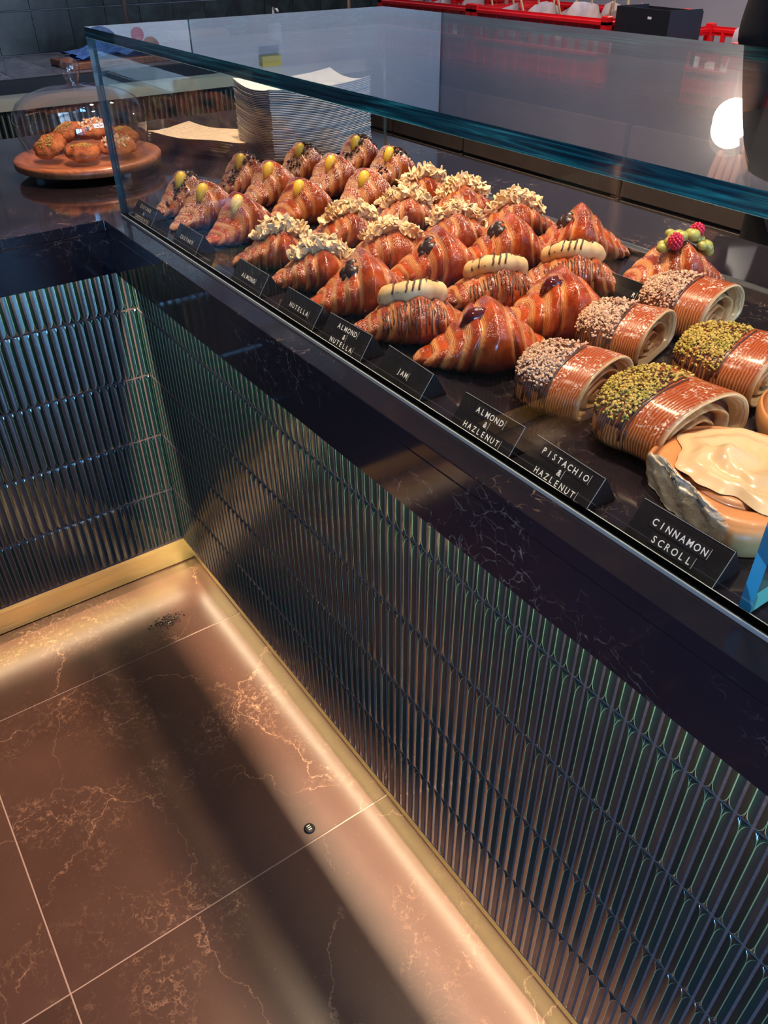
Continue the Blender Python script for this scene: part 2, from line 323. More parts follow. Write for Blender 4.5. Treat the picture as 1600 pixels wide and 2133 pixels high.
def scatter(name, pts, nrms, size, kind, mat, parent, rng, flat=.25, jit=1.0):
    """one joined mesh of many small pieces set on surface points"""
    if kind == 'flake':
        a = np.linspace(0, 2 * PI, 9, endpoint=False); pr = np.stack([np.cos(a), np.sin(a) * .52, .10 * np.cos(2 * a)], -1)
        pv = np.concatenate([pr, pr * [1, 1, 0] + [0, 0, -.12]]); pf = [list(range(9)), list(range(17, 8, -1))] + [[i, (i + 1) % 9, 9 + (i + 1) % 9, 9 + i][::-1] for i in range(9)]
    else:
        ph = (1 + 5 ** .5) / 2; pv = np.array([(-1, ph, 0), (1, ph, 0), (-1, -ph, 0), (1, -ph, 0), (0, -1, ph), (0, 1, ph), (0, -1, -ph), (0, 1, -ph), (ph, 0, -1), (ph, 0, 1), (-ph, 0, -1), (-ph, 0, 1)]) / 1.9
        pf = [(0, 11, 5), (0, 5, 1), (0, 1, 7), (0, 7, 10), (0, 10, 11), (1, 5, 9), (5, 11, 4), (11, 10, 2), (10, 7, 6), (7, 1, 8), (3, 9, 4), (3, 4, 2), (3, 2, 6), (3, 6, 8), (3, 8, 9), (4, 9, 5), (2, 4, 11), (6, 2, 10), (8, 6, 7), (9, 8, 1)]
    g = G()
    for p, n in zip(pts, nrms):
        s = size * rng.uniform(.55, 1.35)
        if kind == 'flake':
            q = Vector(n).to_track_quat('Z', 'Y').to_matrix() @ Euler((rng.normal(0, .75), rng.normal(0, .75), rng.uniform(0, 6.3))).to_matrix()
            V = pv * s
        else:
            q = Euler(rng.uniform(0, 6, 3)).to_matrix(); V = pv * s * rng.uniform(.6, 1.2, (len(pv), 1)) * rng.uniform(.7, 1.2, 3)
        g.add(V @ np.array(q).T + np.array(p) + np.array(n) * s * flat, pf)
    o = g.ob(name, mat, parent); o['kind'] = 'stuff'; return o
ZT = .875          # counter top height

# ------------------------------------------------------------------ room shell
XL, YR, YF, XR, ZC = -2.2, 2.52, -1.40, 4.4, 3.0
def slab(name, a, b, mat, label=None):
    o = G().box(a, b).ob(name, mat); o['kind'] = 'structure'
    if label: o['label'] = label
    return o
floor = slab('floor', (XL, YF, -.08), (XR, YR, -.0012), 'grout_floor', 'brown marble tiled floor with pale joints')
fx = [.2242 + .5999 * k for k in range(-4, 8)]; fy = [-.5619 + .5999 * k for k in range(-6, 7)]
tm = {}
for i in range(len(fx) - 1):
    for j in range(len(fy) - 1):
        x0, x1, y0, y1 = max(fx[i], XL + .03), min(fx[i + 1], XR), max(fy[j], YF), min(fy[j + 1], YR)
        if x1 - x0 < .05 or y1 - y0 < .05: continue
        key = (round(x1 - x0, 3), round(y1 - y0, 3))
        if key not in tm: tm[key] = G().box((.0013, .0013, -.0075), (x1 - x0 - .0013, y1 - y0 - .0013, 0), bev=.0005).me('floor_tile', 'floor')
        link('floor_tile', tm[key], floor, (x0, y0, 0))
w = slab('wall_left', (XL - .1, YF, 0), (XL, YR, ZC), 'wallpaint', 'grey wall behind the side bench, faced with dark green marble tiles low down')
rng = np.random.default_rng(3)
for k in range(26):
    for r in range(4):
        if k > 16 and r > 2: continue
        y0 = -.81 + .145 * k; z0 = .905 + .145 * r
        if y0 + .145 > YR: continue
        G().box((0, 0, 0), (.008 + .002 * rng.random(), .142, .142), bev=.0012).ob('wall_tile', 'wallstone', w, loc=(XL, y0, z0))
slab('wall_back', (XL - .1, YR, 0), (XR, YR + .1, ZC), 'wallpaint', 'grey painted wall behind the bread bench')
slab('wall_right', (XR, YF, 0), (XR + .1, .25, ZC), 'wallpaint'); slab('wall_right', (XR, .25, 0), (XR + .1, YR, .85), 'wallpaint'); slab('wall_right', (XR, .25, 2.8), (XR + .1, YR, ZC), 'wallpaint'); slab('wall_right', (XR, 2.15, .85), (XR + .1, YR, 2.8), 'wallpaint')
slab('ceiling', (XL - .1, YF, ZC), (XR + .1, YR + .1, ZC + .1), 'ceil')
slab('wall_front', (XL - .1, YF - .1, 1.18), (XR, YF, ZC), 'laminate'); slab('wall_front', (XL - .1, YF - .1, 0), (2.45, YF, 1.18), 'laminate')
w1 = empty('window_1', (XR, 1.2, .85)); w1['kind'] = 'structure'; w1['label'] = 'glazed shopfront, opening placed to keep daylight off the long counter front'
g = G()
for y in (-.95, -.03, .88): g.box((0, y, 0), (.06, y + .07, 1.95))
for z in (0, 1.88): g.box((0, -.95, z), (.06, .95, z + .07))
g.ob('window_frame', 'black_metal', w1)
wg = m_glass('window_glass', (1, 1, 1), 1.1)
G().box((.03, -.95, .07), (.035, .95, 1.88)).ob('pane', wg, w1)
w2 = empty('added_window', (3.40, YF, 0)); w2['kind'] = 'structure'; w2['label'] = 'unseen low glazed opening added for blue daylight on the left tiles'  # added opening for the low blue daylight source
g = G()
for x in (-.95, -.02, .91): g.box((x, -.05, 0), (x + .04, 0, 1.18))
for z in (0, 1.14): g.box((-.95, -.05, z), (.95, 0, z + .04))
g.ob('window_frame', 'black_metal', w2)
G().box((-.91, -.03, .04), (.91, -.025, 1.14)).ob('pane', wg, w2)

# ------------------------------------------------------------------ green finger-tile cladding
CW, CH = .01739, .1475
ZB = .0963
def tile_mesh():
    a = CW / 2 - .0017; b = CH / 2 - .0017; e = .016; H = .0031; D = -.004
    g = G(); n = 5
    arc = [(a * (1 - math.cos(PI / 2 * k / n)), b - e + e * math.sin(PI / 2 * k / n), H - (H - .0012) * (1 - math.cos(PI / 2 * k / n))) for k in range(n + 1)]
    for sx in (1, -1):
        rid = [(sx * u, v, h) for u, v, h in arc]; rid2 = [(u, -v, h) for u, v, h in rid]
        # side facet, cut in two across for a hollow ground look
        top = [(sx * a, b, .0012)]; V = []; rows = rid2[::-1] + rid
        for (u, v, h) in rows:
            m_ = (u + sx * a) / 2; V += [(u, v, h), (m_ , v, (h + .0012) / 2 - .0001 * (1 - abs(u) / a)), (sx * a, v, .0012), (sx * a, v, D)]
        F = []
        for i in range(len(rows) - 1):
            for j in range(3):
                q = (4 * i + j, 4 * i + j + 1, 4 * i + 4 + j + 1, 4 * i + 4 + j); F.append(q if sx > 0 else q[::-1])
        g.add(V, F)
        # worn glaze line along the ridge and hips
        L = [((u - sx * .00005), v, h + .00025) for u, v, h in rows]; L2 = [(u + sx * .00055, v, h + .00005) for u, v, h in rows]
        g.add(L + L2, [((i, len(rows) + i, len(rows) + i + 1, i + 1) if sx > 0 else (i + 1, len(rows) + i + 1, len(rows) + i, i)) for i in range(len(rows) - 1)], 1)
        g.add([(r[0] - sx * .00005, r[1], r[2] + .00024) for r in rows], [], 1)
    for sy in (1, -1):   # end facets
        A = [(-u, sy * v, h) for u, v, h in arc][::-1] + [(u, sy * v, h) for u, v, h in arc[1:]]
        E = [(p[0], sy * b, .0012) for p in A]; E2 = [(p[0], sy * b, D) for p in A]; m_ = len(A)
        F = [((i, i + 1, m_ + i + 1, m_ + i) if sy < 0 else (i, m_ + i, m_ + i + 1, i + 1)) for i in range(m_ - 1)]
        F = [f[::-1] for f in F]
        F += [tuple(x for x in ((m_ + i, m_ + i + 1, 2 * m_ + i + 1, 2 * m_ + i) if sy < 0 else (m_ + i, 2 * m_ + i, 2 * m_ + i + 1, m_ + i + 1)))[::-1] for i in range(m_ - 1)]
        g.add(A + E + E2, F)
    return g
TG = tile_mesh(); TV = np.concatenate(TG.V); TM = TG.me('tile', ['glaze', 'glaze_edge'])
def cladding(root, ncol, first, last, rot, place):
    """rot maps tile (across, up, out) to world; tiles first..last are objects, the rest one joined part"""
    Rm = np.array(Matrix(rot)); rest = G(); rr = np.random.default_rng(5)
    for c in range(ncol):
        for r in range(5):
            p = np.array(place(c)) + [0, 0, ZB + CH * (r + .5)]
            jr = rr.normal(0, .006, 2)
            Rj = Rm @ np.array(Euler((jr[0] * .25, jr[1], 0)).to_matrix())
            if first <= c < last:
                o = link('tile', TM, root); o.matrix_local = Matrix.Translation(Vector(p) - root.location) @ Matrix(Rj.tolist()).to_4x4()
            else: rest.add(TV @ Rj.T + p - np.array(root.location), TG.F)
            if not (first <= c < last): rest.I[-len(TG.F):] = TG.I
    if rest.n:
        o = rest.ob('tile', ['glaze', 'glaze_edge'], root); o['kind'] = 'stuff'; o['label'] = 'narrow tiles too small to tell apart'
    return root
XE, YE = 2.55, -1.38      # how far the two counter runs go on
cf = empty('counter_base', (0.9, 0, 0), label='long counter front under the pastry case, clad in upright dark green finger tiles', cat='counter')
cladding(cf, 146, 21, 81, ((1, 0, 0), (0, 0, -1), (0, 1, 0)), lambda c: ((c + .5) * CW, 0, 0))
G().box((0, -.0007, ZB - .003), (XE, .02, .835)).ob('grout', 'grout', cf, loc=(-.9, 0, 0))
G().box((-.72, .02, ZB - .003), (XE, .72, .853)).ob('carcass', 'black', cf, loc=(-.9, 0, 0))
G().box((-.0276, .0276, .004), (XE, .05, ZB - .004)).ob('kick_board', 'brass', cf, loc=(-.9, 0, 0))
cl = empty('counter_base', (0, -.8, 0), label='short counter front at the left, clad in upright green finger tiles catching blue daylight', cat='counter')
cladding(cl, 79, 0, 30, ((0, 0, 1), (1, 0, 0), (0, 1, 0)), lambda c: (0, -(c + .5) * CW, 0))
G().box((-.02, YE, ZB - .003), (.0007, -.0008, .835)).ob('grout', 'grout', cl, loc=(0, .8, 0))
G().box((-.72, YE, ZB - .003), (-.02, .018, .853)).ob('carcass', 'black', cl, loc=(0, .8, 0))
G().box((-.05, YE, .004), (-.0276, .0276, ZB - .004)).ob('kick_board', 'brass', cl, loc=(0, .8, 0))
# grout corner bead and LED strips tucked behind the stone apron
for nm, a, b, L, loc, rt in (('led_strip', (.20, -.014, .0), (XE, -.006, .002), XE - .20, ((XE + .20) / 2, -.010, .850), 0), ('led_strip', (.006, YE, 0), (.014, -.045, .002), -YE - .05, (.010, (YE - .05) / 2, .850), PI / 2)):
    root = cf if rt == 0 else cl
    G().box(a, b).ob(nm, 'led', root, loc=(-root.location[0], -root.location[1], .851))
    d = bpy.data.lights.new('led_light', 'AREA'); d.shape = 'RECTANGLE'; d.size = L; d.size_y = .006; d.energy = 24.0 * L; d.color = (1.0, .72, .48)
    o = bpy.data.objects.new('led_light', d); COL.objects.link(o); o.location = loc; o.rotation_euler = (0, 0, rt)

for root, a, b, L, loc, rt in ((cf, (0, .006, .0885), (XE, .014, .0905), XE - .05, (XE / 2, .010, .0880), 0), (cl, (-.014, YE, .0885), (-.006, 0, .0905), -YE - .05, (-.010, YE / 2, .0880), PI / 2)):
    G().box(a, b).ob('led_strip', 'led', root, loc=(-root.location[0], -root.location[1], 0))
    d = bpy.data.lights.new('led_light', 'AREA'); d.shape = 'RECTANGLE'; d.size = L; d.size_y = .006; d.energy = 1.1 * L; d.color = (1.0, .84, .54)
    o = bpy.data.objects.new('led_light', d); COL.objects.link(o); o.location = loc; o.rotation_euler = (0, 0, rt)

# black marble worktop, one L-shaped stone with mitred aprons
OV = .0392
ct = empty('stone_countertop', (0, 0, ZT), label='black marble countertop with fine brown veins, running in an L over both counter fronts', cat='countertop')
def poly_prism(P, z0, z1):
    n = len(P); V = [(x, y, z0) for x, y in P] + [(x, y, z1) for x, y in P]
    return V, [tuple(range(n))[::-1], tuple(range(n, 2 * n))] + [(i, (i + 1) % n, n + (i + 1) % n, n + i) for i in range(n)]
P = [(-.79, YE + .01), (OV, YE + .01), (OV, -OV), (XE, -OV), (XE, .79), (-.79, .79)]
me = mk('slab', *poly_prism(P, -.0200, 0), 'stone'); sl = link('slab', me, ct)
bv = sl.modifiers.new('b', 'BEVEL'); bv.width = .0012; bv.segments = 2
for nm, Pp in (('apron', [(OV, -OV), (XE, -OV), (XE, -OV + .02), (OV - .02, -OV + .02)]), ('apron', [(OV, -OV), (OV - .02, -OV + .02), (OV - .02, YE), (OV, YE)])):
    a = link(nm, mk(nm, *poly_prism(Pp, -.0983, -.0201), 'stone'), ct)
    bv = a.modifiers.new('b', 'BEVEL'); bv.width = .0008; bv.segments = 1

# ------------------------------------------------------------------ glass display case
GX, GY, GH, GD, GR = .0339, -.0034, .2992, .5926, 1.3314
th = .010
gc = empty('glass_display_case', (GX, GY, ZT), label='frameless glass pastry case with teal polished edges on the black counter', cat='display case')
def pane(name, a, b, edge_axis, em='edge'):
    """a slab whose two large faces are clear glass and whose rims show the teal edge"""
    g = G().box(a, b); ax = [0, 1, 2].index(edge_axis)
    V = g.V[0]; I = []
    for f in g.F:
        q = V[list(f)]; I.append(0 if np.ptp(q[:, ax]) < 1e-6 else 1)
    g.I = I; return g.ob(name, ['glass', em], gc)
LX = XE - GX - .05
pane('front_pane', (0, 0, .004), (LX, th, GH - .0150), 1, 'edge3')
pane('top_pane', (0, 0, GH - .0145), (LX, GD, GH), 2)
pane('side_pane', (0, th + .0005, .004), (th, GD, GH - .0150), 0, 'edge3')
pane('divider_pane', (GR - GX, th + .0005, .004), (GR - GX + th, GD, GH - .0150), 0, 'edge2')
G().box((0, -.0015, 0), (LX, th + .001, .004)).ob('base_seal', 'seal', gc)
g = G().box((.012, GD - .010, 0), (LX, GD - .006, .009)).box((.012, GD + .006, 0), (LX, GD + .010, .009)).box((.012, GD - .006, 0), (LX, GD + .006, .002)); g.ob('sliding_track', 'steel', gc)

# ------------------------------------------------------------------ name signs
_gl = {}
def glyph(ch):
    if ch not in _gl:
        c = bpy.data.curves.new('glyph', 'FONT'); c.body = ch; c.size = 1.0; c.resolution_u = 3; c.offset = .012
        o = bpy.data.objects.new('glyph', c); COL.objects.link(o)
        dg = bpy.context.evaluated_depsgraph_get(); me = bpy.data.meshes.new_from_object(o.evaluated_get(dg))
        V = np.array([v.co[:] for v in me.vertices]); F = [tuple(p.vertices) for p in me.polygons]
        bpy.data.objects.remove(o); bpy.data.curves.remove(c); bpy.data.meshes.remove(me)
        V[:, 0] -= (V[:, 0].min() + V[:, 0].max()) / 2; _gl[ch] = (V, F)
    return _gl[ch]
def sign(xc, lines, label, slot=None, y0=.0085, rz=0.0, w=.0905):
    root = empty('name_sign', (xc, y0, ZT), rz, label=label, cat='sign', group='pastry name signs')
    hw = w / 2; pr = [(0, .0005), (.0205, .030), (.0225, .030), (.040, .0005)]
    V = [(sx * hw, y, z) for sx in (-1, 1) for y, z in pr]; F = [(0, 1, 2, 3), (7, 6, 5, 4), (0, 4, 5, 1), (1, 5, 6, 2), (2, 6, 7, 3), (3, 7, 4, 0)]
    b = link('sign_board', mk('sign_board', V, F, 'sign'), root); m_ = b.modifiers.new('b', 'BEVEL'); m_.width = .0004
    G().tube([(hw + .0001, .0002, .0008), (hw + .0001, .0205, .0302)], .00035, 5).tube([(-hw, .0205, .0303), (hw, .0205, .0303)], .0003, 5).ob('bright_edge', 'signedge', root)
    th_ = math.atan2(.0295, .0205); ez = np.array([0, -math.sin(th_), math.cos(th_)]); ey = np.array([0, math.cos(th_), math.sin(th_)]); ex = np.array([1., 0, 0])
    L = .0359; n = len(lines); cs = .0070; fs = .0088
    vs = {1: [.50], 2: [.66, .30], 3: [.76, .49, .22]}[n]
    for li, (txt, v) in enumerate(zip(lines, vs)):
        tw = cs * len(txt); org = np.array([0, 0, .0005]) + ey * (L * v) ; gs = G(); gl = G()
        a = -tw / 2 - .001; bb = tw / 2 + .001; hh = .0052
        q = [org + ex * a + ey * -hh, org + ex * bb + ey * -hh, org + ex * bb + ey * hh, org + ex * a + ey * hh]
        top = [p + ez * .0005 for p in q]; gs.add(q + top, [(4, 5, 6, 7), (0, 1, 5, 4), (1, 2, 6, 5), (2, 3, 7, 6), (3, 0, 4, 7)])
        st = gs.ob('letter_strip', 'strip', root)
        q = [org + ex * x + ey * y + ez * .0006 for x, y in ((bb - .0002, -hh * .95), (bb + .0001, -hh * .95), (bb + .0001, hh * .95), (bb - .0002, hh * .95))]
        gl.add(q, [(0, 1, 2, 3)])
        for k, ch in enumerate(txt):
            if ch == ' ': continue
            GV, GF = glyph(ch); c0 = (k + .5) * cs - tw / 2
            gl.add([org + ex * (c0 + p[0] * fs * .86) + ey * ((p[1] - .35) * fs) + ez * .00075 for p in GV], GF)
        gl.ob('lettering', 'letters', st)
    return root
sign(.098, ['CUSTARD', '&', 'CHOCOLATE'], 'black name sign reading CUSTARD & CHOCOLATE, in the left corner of the case', y0=.007)
sign(.281, ['CUSTARD'], 'black name sign reading CUSTARD alone')
sign(.500, ['ALMOND'], 'black name sign reading ALMOND alone, in front of the flaked almond croissants')
sign(.645, ['NUTELLA'], 'black name sign with one seven-letter word starting with N')
sign(.757, ['ALMOND', '&', 'NUTELLA'], 'black three-line name sign starting ALMOND &, below the striped almond croissants', rz=R_(1.5))
sign(.879, ['JAM'], 'black name sign reading JAM', rz=R_(-3))
sign(1.023, ['ALMOND', '&', 'HAZLENUT'], 'black name sign reading ALMOND & HAZLENUT, half under a yellow reflection')
sign(1.130, ['PISTACHIO', '&', 'HAZLENUT'], 'black name sign reading PISTACHIO & HAZLENUT', rz=R_(-3), y0=.006)
sign(1.261, ['CINNAMON', 'SCROLL'], 'black name sign reading CINNAMON SCROLL, nearest the camera', w=.090)
sign(.845, ['         R'], 'small black sign almost hidden between the croissants, behind the jam croissants', y0=.405)

# ------------------------------------------------------------------ croissants
def bdr(rng): return np.array([0, .25, .45, .63, .79, 1.02]) + np.r_[0, rng.normal(0, .014, 4), 0]
class Croi:
    def __init__(s, seed, L=.165, Wd=.092, H=.078, bend=.012, peak=.28, amp=.20, off=0.0):
        s.rng = np.random.default_rng(seed); s.L, s.W, s.H, s.bend, s.peak, s.amp, s.off = L, Wd, H, bend, peak, amp, off
        s.b = {1: bdr(s.rng) + np.r_[0, [.035] * 4, 0], -1: bdr(s.rng) - np.r_[0, [.03] * 4, 0]}
        s.k = s.rng.uniform(.85, 1.15, 16); s.ph = s.rng.uniform(0, 6, 6); s.tilt = s.rng.normal(0, .03)
    def eval(s, t, th):
        t = np.asarray(t, float); th = np.asarray(th, float); u = np.abs(t); sn = np.sin(th)
        ue = np.clip(u + .07 * (sn - .3) + .022 * np.sin(3 * th + s.ph[0]) + s.tilt * np.cos(th) * np.sign(t), 0, .999)
        sf = np.zeros_like(ue); seg = np.zeros_like(ue)
        for sg in (1, -1):
            b = s.b[sg]; m = (t >= 0) if sg == 1 else (t < 0)
            k = np.clip(np.searchsorted(b, ue, side='right') - 1, 0, len(b) - 2)
            f = (ue - b[k]) / (b[k + 1] - b[k]); sf = np.where(m, f, sf); seg = np.where(m, k + (8 if sg == 1 else 0), seg)
        seg = seg.astype(int); kk = s.k[seg]
        first = (seg % 8) == 0
        bul = np.where(first, np.sqrt(np.clip(1 - np.clip(sf, 0, 1) ** 3.2, 0, 1)), np.sqrt(np.clip(np.sin(PI * np.clip(.10 + sf * .90, 0, 1)), 0, 1)))
        fac = 1 - s.amp + s.amp * bul * kk + .03 * (1 - sf)
        env = np.clip(1 - u ** 2.6, 0, 1) ** .60 * (1 - .36 * u ** 1.4) + .04 * (1 - u ** 8)
        env = env * (1 - .30 * np.clip(u * 1.5, 0, 1)) ; stp = np.array([1.0, .94, .76, .55, .35, .30])[np.clip(seg % 8, 0, 5)]
        env = .50 * env + .50 * stp * (1 - .10 * sf) * np.clip(1 - u ** 10, 0, 1) ** .5
        pk = 1 - s.peak + s.peak * np.exp(-(np.abs(t - .02 - s.off) / .40) ** 2.6)
        fac = fac * (1 + .018 * np.sin(9 * t + 2 * th + s.ph[1]) + .014 * np.sin(17 * t - 3 * th + s.ph[2]))
        ry = s.W / 2 * env * fac; rz = s.H / 2 * env * fac * pk
        c = np.cos(th); yy = ry * np.sign(c) * np.abs(c) ** .88; zc = s.H / 2 * env * pk * .86
        zz = rz * np.where(sn > 0, np.abs(sn) ** .68, -np.abs(sn))
        x = s.L / 2 * t; y = yy + s.bend * (t ** 2) ; z = np.maximum(zc + zz, .0005 + .002 * u)
        lam = np.where(first, np.clip((sf - .66) / .12, 0, 1), np.clip((sf - .56) / .14, 0, 1)) * np.clip((1.02 - sf) / .06, 0, 1)
        lam = lam * np.clip(1.2 - .3 * np.sin(th * 2 + seg), 0, 1)
        return np.stack([x, y, z], -1), lam, sf
    def mesh(s, name, mat):
        nu, nv = 150, 44
        t = np.tanh(np.linspace(-1, 1, nu) * 1.35) / math.tanh(1.35) * .985; th = np.linspace(0, 2 * PI, nv, endpoint=False)
        T, TH = np.meshgrid(t, th, indexing='ij'); P, lam, su = s.eval(T, TH)
        g = G().grid(P, closev=True); a = [i for i in range(nv)]; g.F.append(a); g.F.append([(nu - 1) * nv + i for i in a][::-1]); g.I += [0, 0]
        return g.me(name, mat, True, attrs=dict(lam=lam.ravel(), su=su.ravel()))
    def pt(s, t, deg, lift=0.0):
        th = R_(deg); e = 1e-3
        p = s.eval(np.array([t]), np.array([th]))[0][0]; a = s.eval(np.array([t + 8 * e]), np.array([th]))[0][0]; b = s.eval(np.array([t]), np.array([th + 20 * e]))[0][0]
        n = np.cross(a - p, b - p); n /= np.linalg.norm(n) + 1e-12
        if n @ (p - np.array([p[0], s.bend * t * t, s.H * .3])) < 0: n = -n
        return p + n * lift, n
def arc_tube(c, ts, degs, r, lift):
    return [c.pt(t, d, lift)[0] for t, d in zip(ts, degs)]

CUST, ALM = 'custard croissants with chocolate crumbs', 'croissants topped with flaked almonds'
def croissant(kind, x, y, ang, seed, label, group, **kw):
    base = dict(custchoc=dict(L=.152, Wd=.098, H=.074, peak=.36), custard=dict(L=.160, Wd=.102, H=.076, peak=.36), almond=dict(L=.165, Wd=.100, H=.062, peak=.10),
                choc=dict(L=.172, Wd=.108, H=.082, peak=.26), cookie=dict(L=.170, Wd=.104, H=.066, peak=.12), jam=dict(L=.180, Wd=.110, H=.083, peak=.25), berry=dict(L=.168, Wd=.104, H=.080, peak=.20))[kind]
    base.update(kw); c = Croi(seed, **base); rng = np.random.default_rng(seed + 99)
    root = empty('croissant', (x, y, ZT + .0005), R_(ang), label=label, cat='croissant', group=group)
    mat = dict(custchoc='crust_cc', custard='crust_cc' if seed % 2 else 'crust', almond='crust', choc='crust_g', cookie='crust', jam='crust_g', berry='crust')[kind]
    link('pastry', c.mesh('pastry', mat), root)
    if kind in ('custchoc', 'custard'):
        p, n = c.pt(-.27, 100, .001); q, _ = c.pt(-.10, 97, .004)
        G().tube([p + (q - p) * f + np.array([0, 0, .002 * math.sin(PI * f)]) for f in (-.45, -.3, 0, .3, .6, .9, 1.15, 1.25)], [.001, .0050, .0078, .0090, .0092, .0080, .0052, .001], 12).ob('custard', 'custard', root, True)
    if kind == 'custchoc':
        pts = []; nr = []
        for _ in range(110):
            p, n = c.pt(rng.normal(.05, .34), rng.normal(104, 13)); pts.append(p); nr.append(n)
        scatter('chocolate_crumbs', pts, nr, .0034, 'crumb', 'choc', root, rng)
    if kind == 'almond':
        side = rng.uniform(75, 100); ts = np.linspace(-.46, .46, 12); P = [c.pt(t, side + 10 * math.sin(4 * t), .003)[0] for t in ts]
        G().tube(P, [.003, .007, .009, .010, .0105, .011, .011, .0105, .010, .009, .007, .003], 10).ob('almond_cream', 'almondcream', root, True)
        pts = []; nr = []
        for _ in range(170):
            t = rng.uniform(-.52, .52); a = rng.uniform(0, PI); f = (t + .46) / .92 * 11; i = int(np.clip(f, 0, 10)); q = P[i] + (P[i + 1] - P[i]) * (f - i)
            n = np.array([rng.normal(0, .35), math.cos(a), math.sin(a) + .1]); n /= np.linalg.norm(n); pts.append(q + n * (.011 if abs(t) < .38 else .007)); nr.append(n)
        scatter('flaked_almonds', pts, nr, .0078, 'flake', 'almond', root, rng, flat=.25)
    if kind == 'choc':
        g = G()
        for dt, dd, r in ((-.30, 98, .010), (-.25, 90, .008), (-.34, 84, .009), (-.27, 112, .009), (-.36, 100, .007)):
            p, n = c.pt(dt, dd, -.004); g.ell(p, (r * 1.1, r * 1.2, r * .8), 9, 12, rot=(dd, dt * 5, r * 300), f=lambda P: 1 + .12 * np.sin(6 * P[..., 0]) * np.cos(5 * P[..., 1]))
        g.ob('chocolate_filling', 'choc', root, True)
    if kind == 'jam':
        g = G()
        g.tube([c.pt(tt_, 100 + 20 * tt_, -.002)[0] for tt_ in (-.38, -.34, -.30, -.25, -.20, -.15, -.11, -.09)], [.002, .007, .0095, .0105, .0100, .0085, .006, .002], 14)
        g.ob('jam_filling', 'jam', root, True)
    if kind == 'cookie':
        ts = np.linspace(-.52, .50, 22); lift = lambda t: .0025
        dd = [100 - 46 * abs(2 * t) ** 1.6 for t in ts]; P = np.array([c.pt(t, d, .001)[0] for t, d in zip(ts, dd)]); P = np.stack([np.convolve(np.pad(P[:, q_], 2, 'edge'), np.ones(5) / 5, 'valid') for q_ in range(3)], 1); P[:, 2] += .003
        rr = [.0128 * (1 + .09 * math.sin(i * 1.3 + seed) + .05 * math.sin(i * 2.9)) * min(1, .45 + min(i, 21 - i) * .25) for i in range(22)]
        G().tube(P, rr, 14).ob('cookie_dough', 'dough', root, True)
        g = G()
        for k in range(11):
            i = 1 + k * 1.85; j = int(i); q = P[j] + (P[min(j + 1, 21)] - P[j]) * (i - j); ln = []
            for a in np.linspace(-1.25, 1.25, 9): ln.append(q + np.array([.0035 * a + .0006 * math.sin(9 * a + k), math.sin(a) * (rr[j] * 1.03 + .0016), math.cos(a) * (rr[j] * 1.03 + .0016)]))
            g.tube(ln, .0012, 6)
            tt = ts[j]
            for sd in (0, 1):
                for rep_ in range(2): g.tube([c.pt(tt + .05 * rep_ - .02 + .006 * rng.normal(), (62 - 11 * m_) if sd else (118 + 11 * m_), .0003)[0] for m_ in range(int(rng.integers(4, 8)))], .00095, 5)
        g.ob('chocolate_drizzle', 'milkchoc', root, True)
    if kind == 'berry':
        g = G()
        for k in range(26):
            t = rng.uniform(-.34, .42); p, n = c.pt(t, rng.normal(90, 10), .010); g.ell(p, np.array([.0085, .0078, .0070]) * rng.uniform(.8, 1.2), 7, 9)
        g.ob('pistachio_cream', 'pistcream', root, True)
        pts = [c.pt(rng.uniform(-.25, .3), rng.normal(92, 10), .011) for _ in range(6)]
        scatter('raspberry_crumbs', [p for p, n in pts], [n for p, n in pts], .002, 'crumb', 'rasp', root, rng)
    return root, c
# chocolate-and-custard block (far left of the case)
for i, (x, y, a, sd, lb) in enumerate([
    (.085, .112, 96, 1, 'custard croissant with chocolate crumbs, in the left corner behind its name sign'),
    (.020, .265, 96, 3, 'custard croissant with chocolate crumbs, second from the corner along the left pane'),
    (.012, .405, 93, 5, 'sugar-dusted custard croissant with chocolate crumbs, in front of the stack of white trays'),
    (.022, .535, 92, 7, 'farthest custard croissant with chocolate crumbs, beside the right edge of the white trays'),
    (.150, .530, 92, 9, 'custard croissant with chocolate crumbs, just left of the farthest almond croissant')]):
    croissant('custchoc', x, y, a, sd, lb, 'chocolate crumb custard croissants')
for i, (x, y, a, sd, lb) in enumerate([
    (.178, .112, 98, 11, 'custard croissant without chocolate, front row, left one behind the CUSTARD sign'),
    (.292, .122, 94, 12, 'custard croissant without chocolate, front row, right one beside the first almond croissant'),
    (.124, .272, 94, 13, 'heavily dusted custard croissant in the second row, behind the left front custard one'),
    (.262, .257, 94, 14, 'custard croissant in the second row with a yellow blob, behind the right front custard one'),
    (.142, .398, 92, 15, 'heavily dusted custard croissant in the third row, in front of the far chocolate crumb one'),
    (.276, .385, 92, 17, 'custard croissant in the third row, to the left of the flaked almond ones')]):
    croissant('custard', x, y, a, sd, lb, 'custard croissants')
for i, (x, y, a, sd, lb) in enumerate([
    (.440, .112, 66, 21, 'almond croissant with a torn base, front row, left one behind the ALMOND sign'),
    (.556, .112, 64, 22, 'almond croissant, front row, beside the first glossy chocolate croissant'),
    (.425, .245, 70, 23, 'almond croissant with large pale flakes, second row, left of two'),
    (.548, .243, 66, 24, 'almond croissant with flakes standing up, second row, right of two'),
    (.410, .370, 70, 25, 'almond croissant in the third row, beside the last custard croissant'),
    (.318, .482, 66, 26, 'almond croissant at the back left, beside the last chocolate crumb one'),
    (.432, .482, 62, 27, 'almond croissant at the back, middle of the three in the last row'),
    (.548, .372, 66, 28, 'almond croissant in the third row, behind the glossy chocolate croissants'),
    (.546, .500, 60, 29, 'almond croissant at the back right, nearest the rear glass track')]):
    croissant('almond', x, y, a, sd, lb, 'flaked almond croissants')
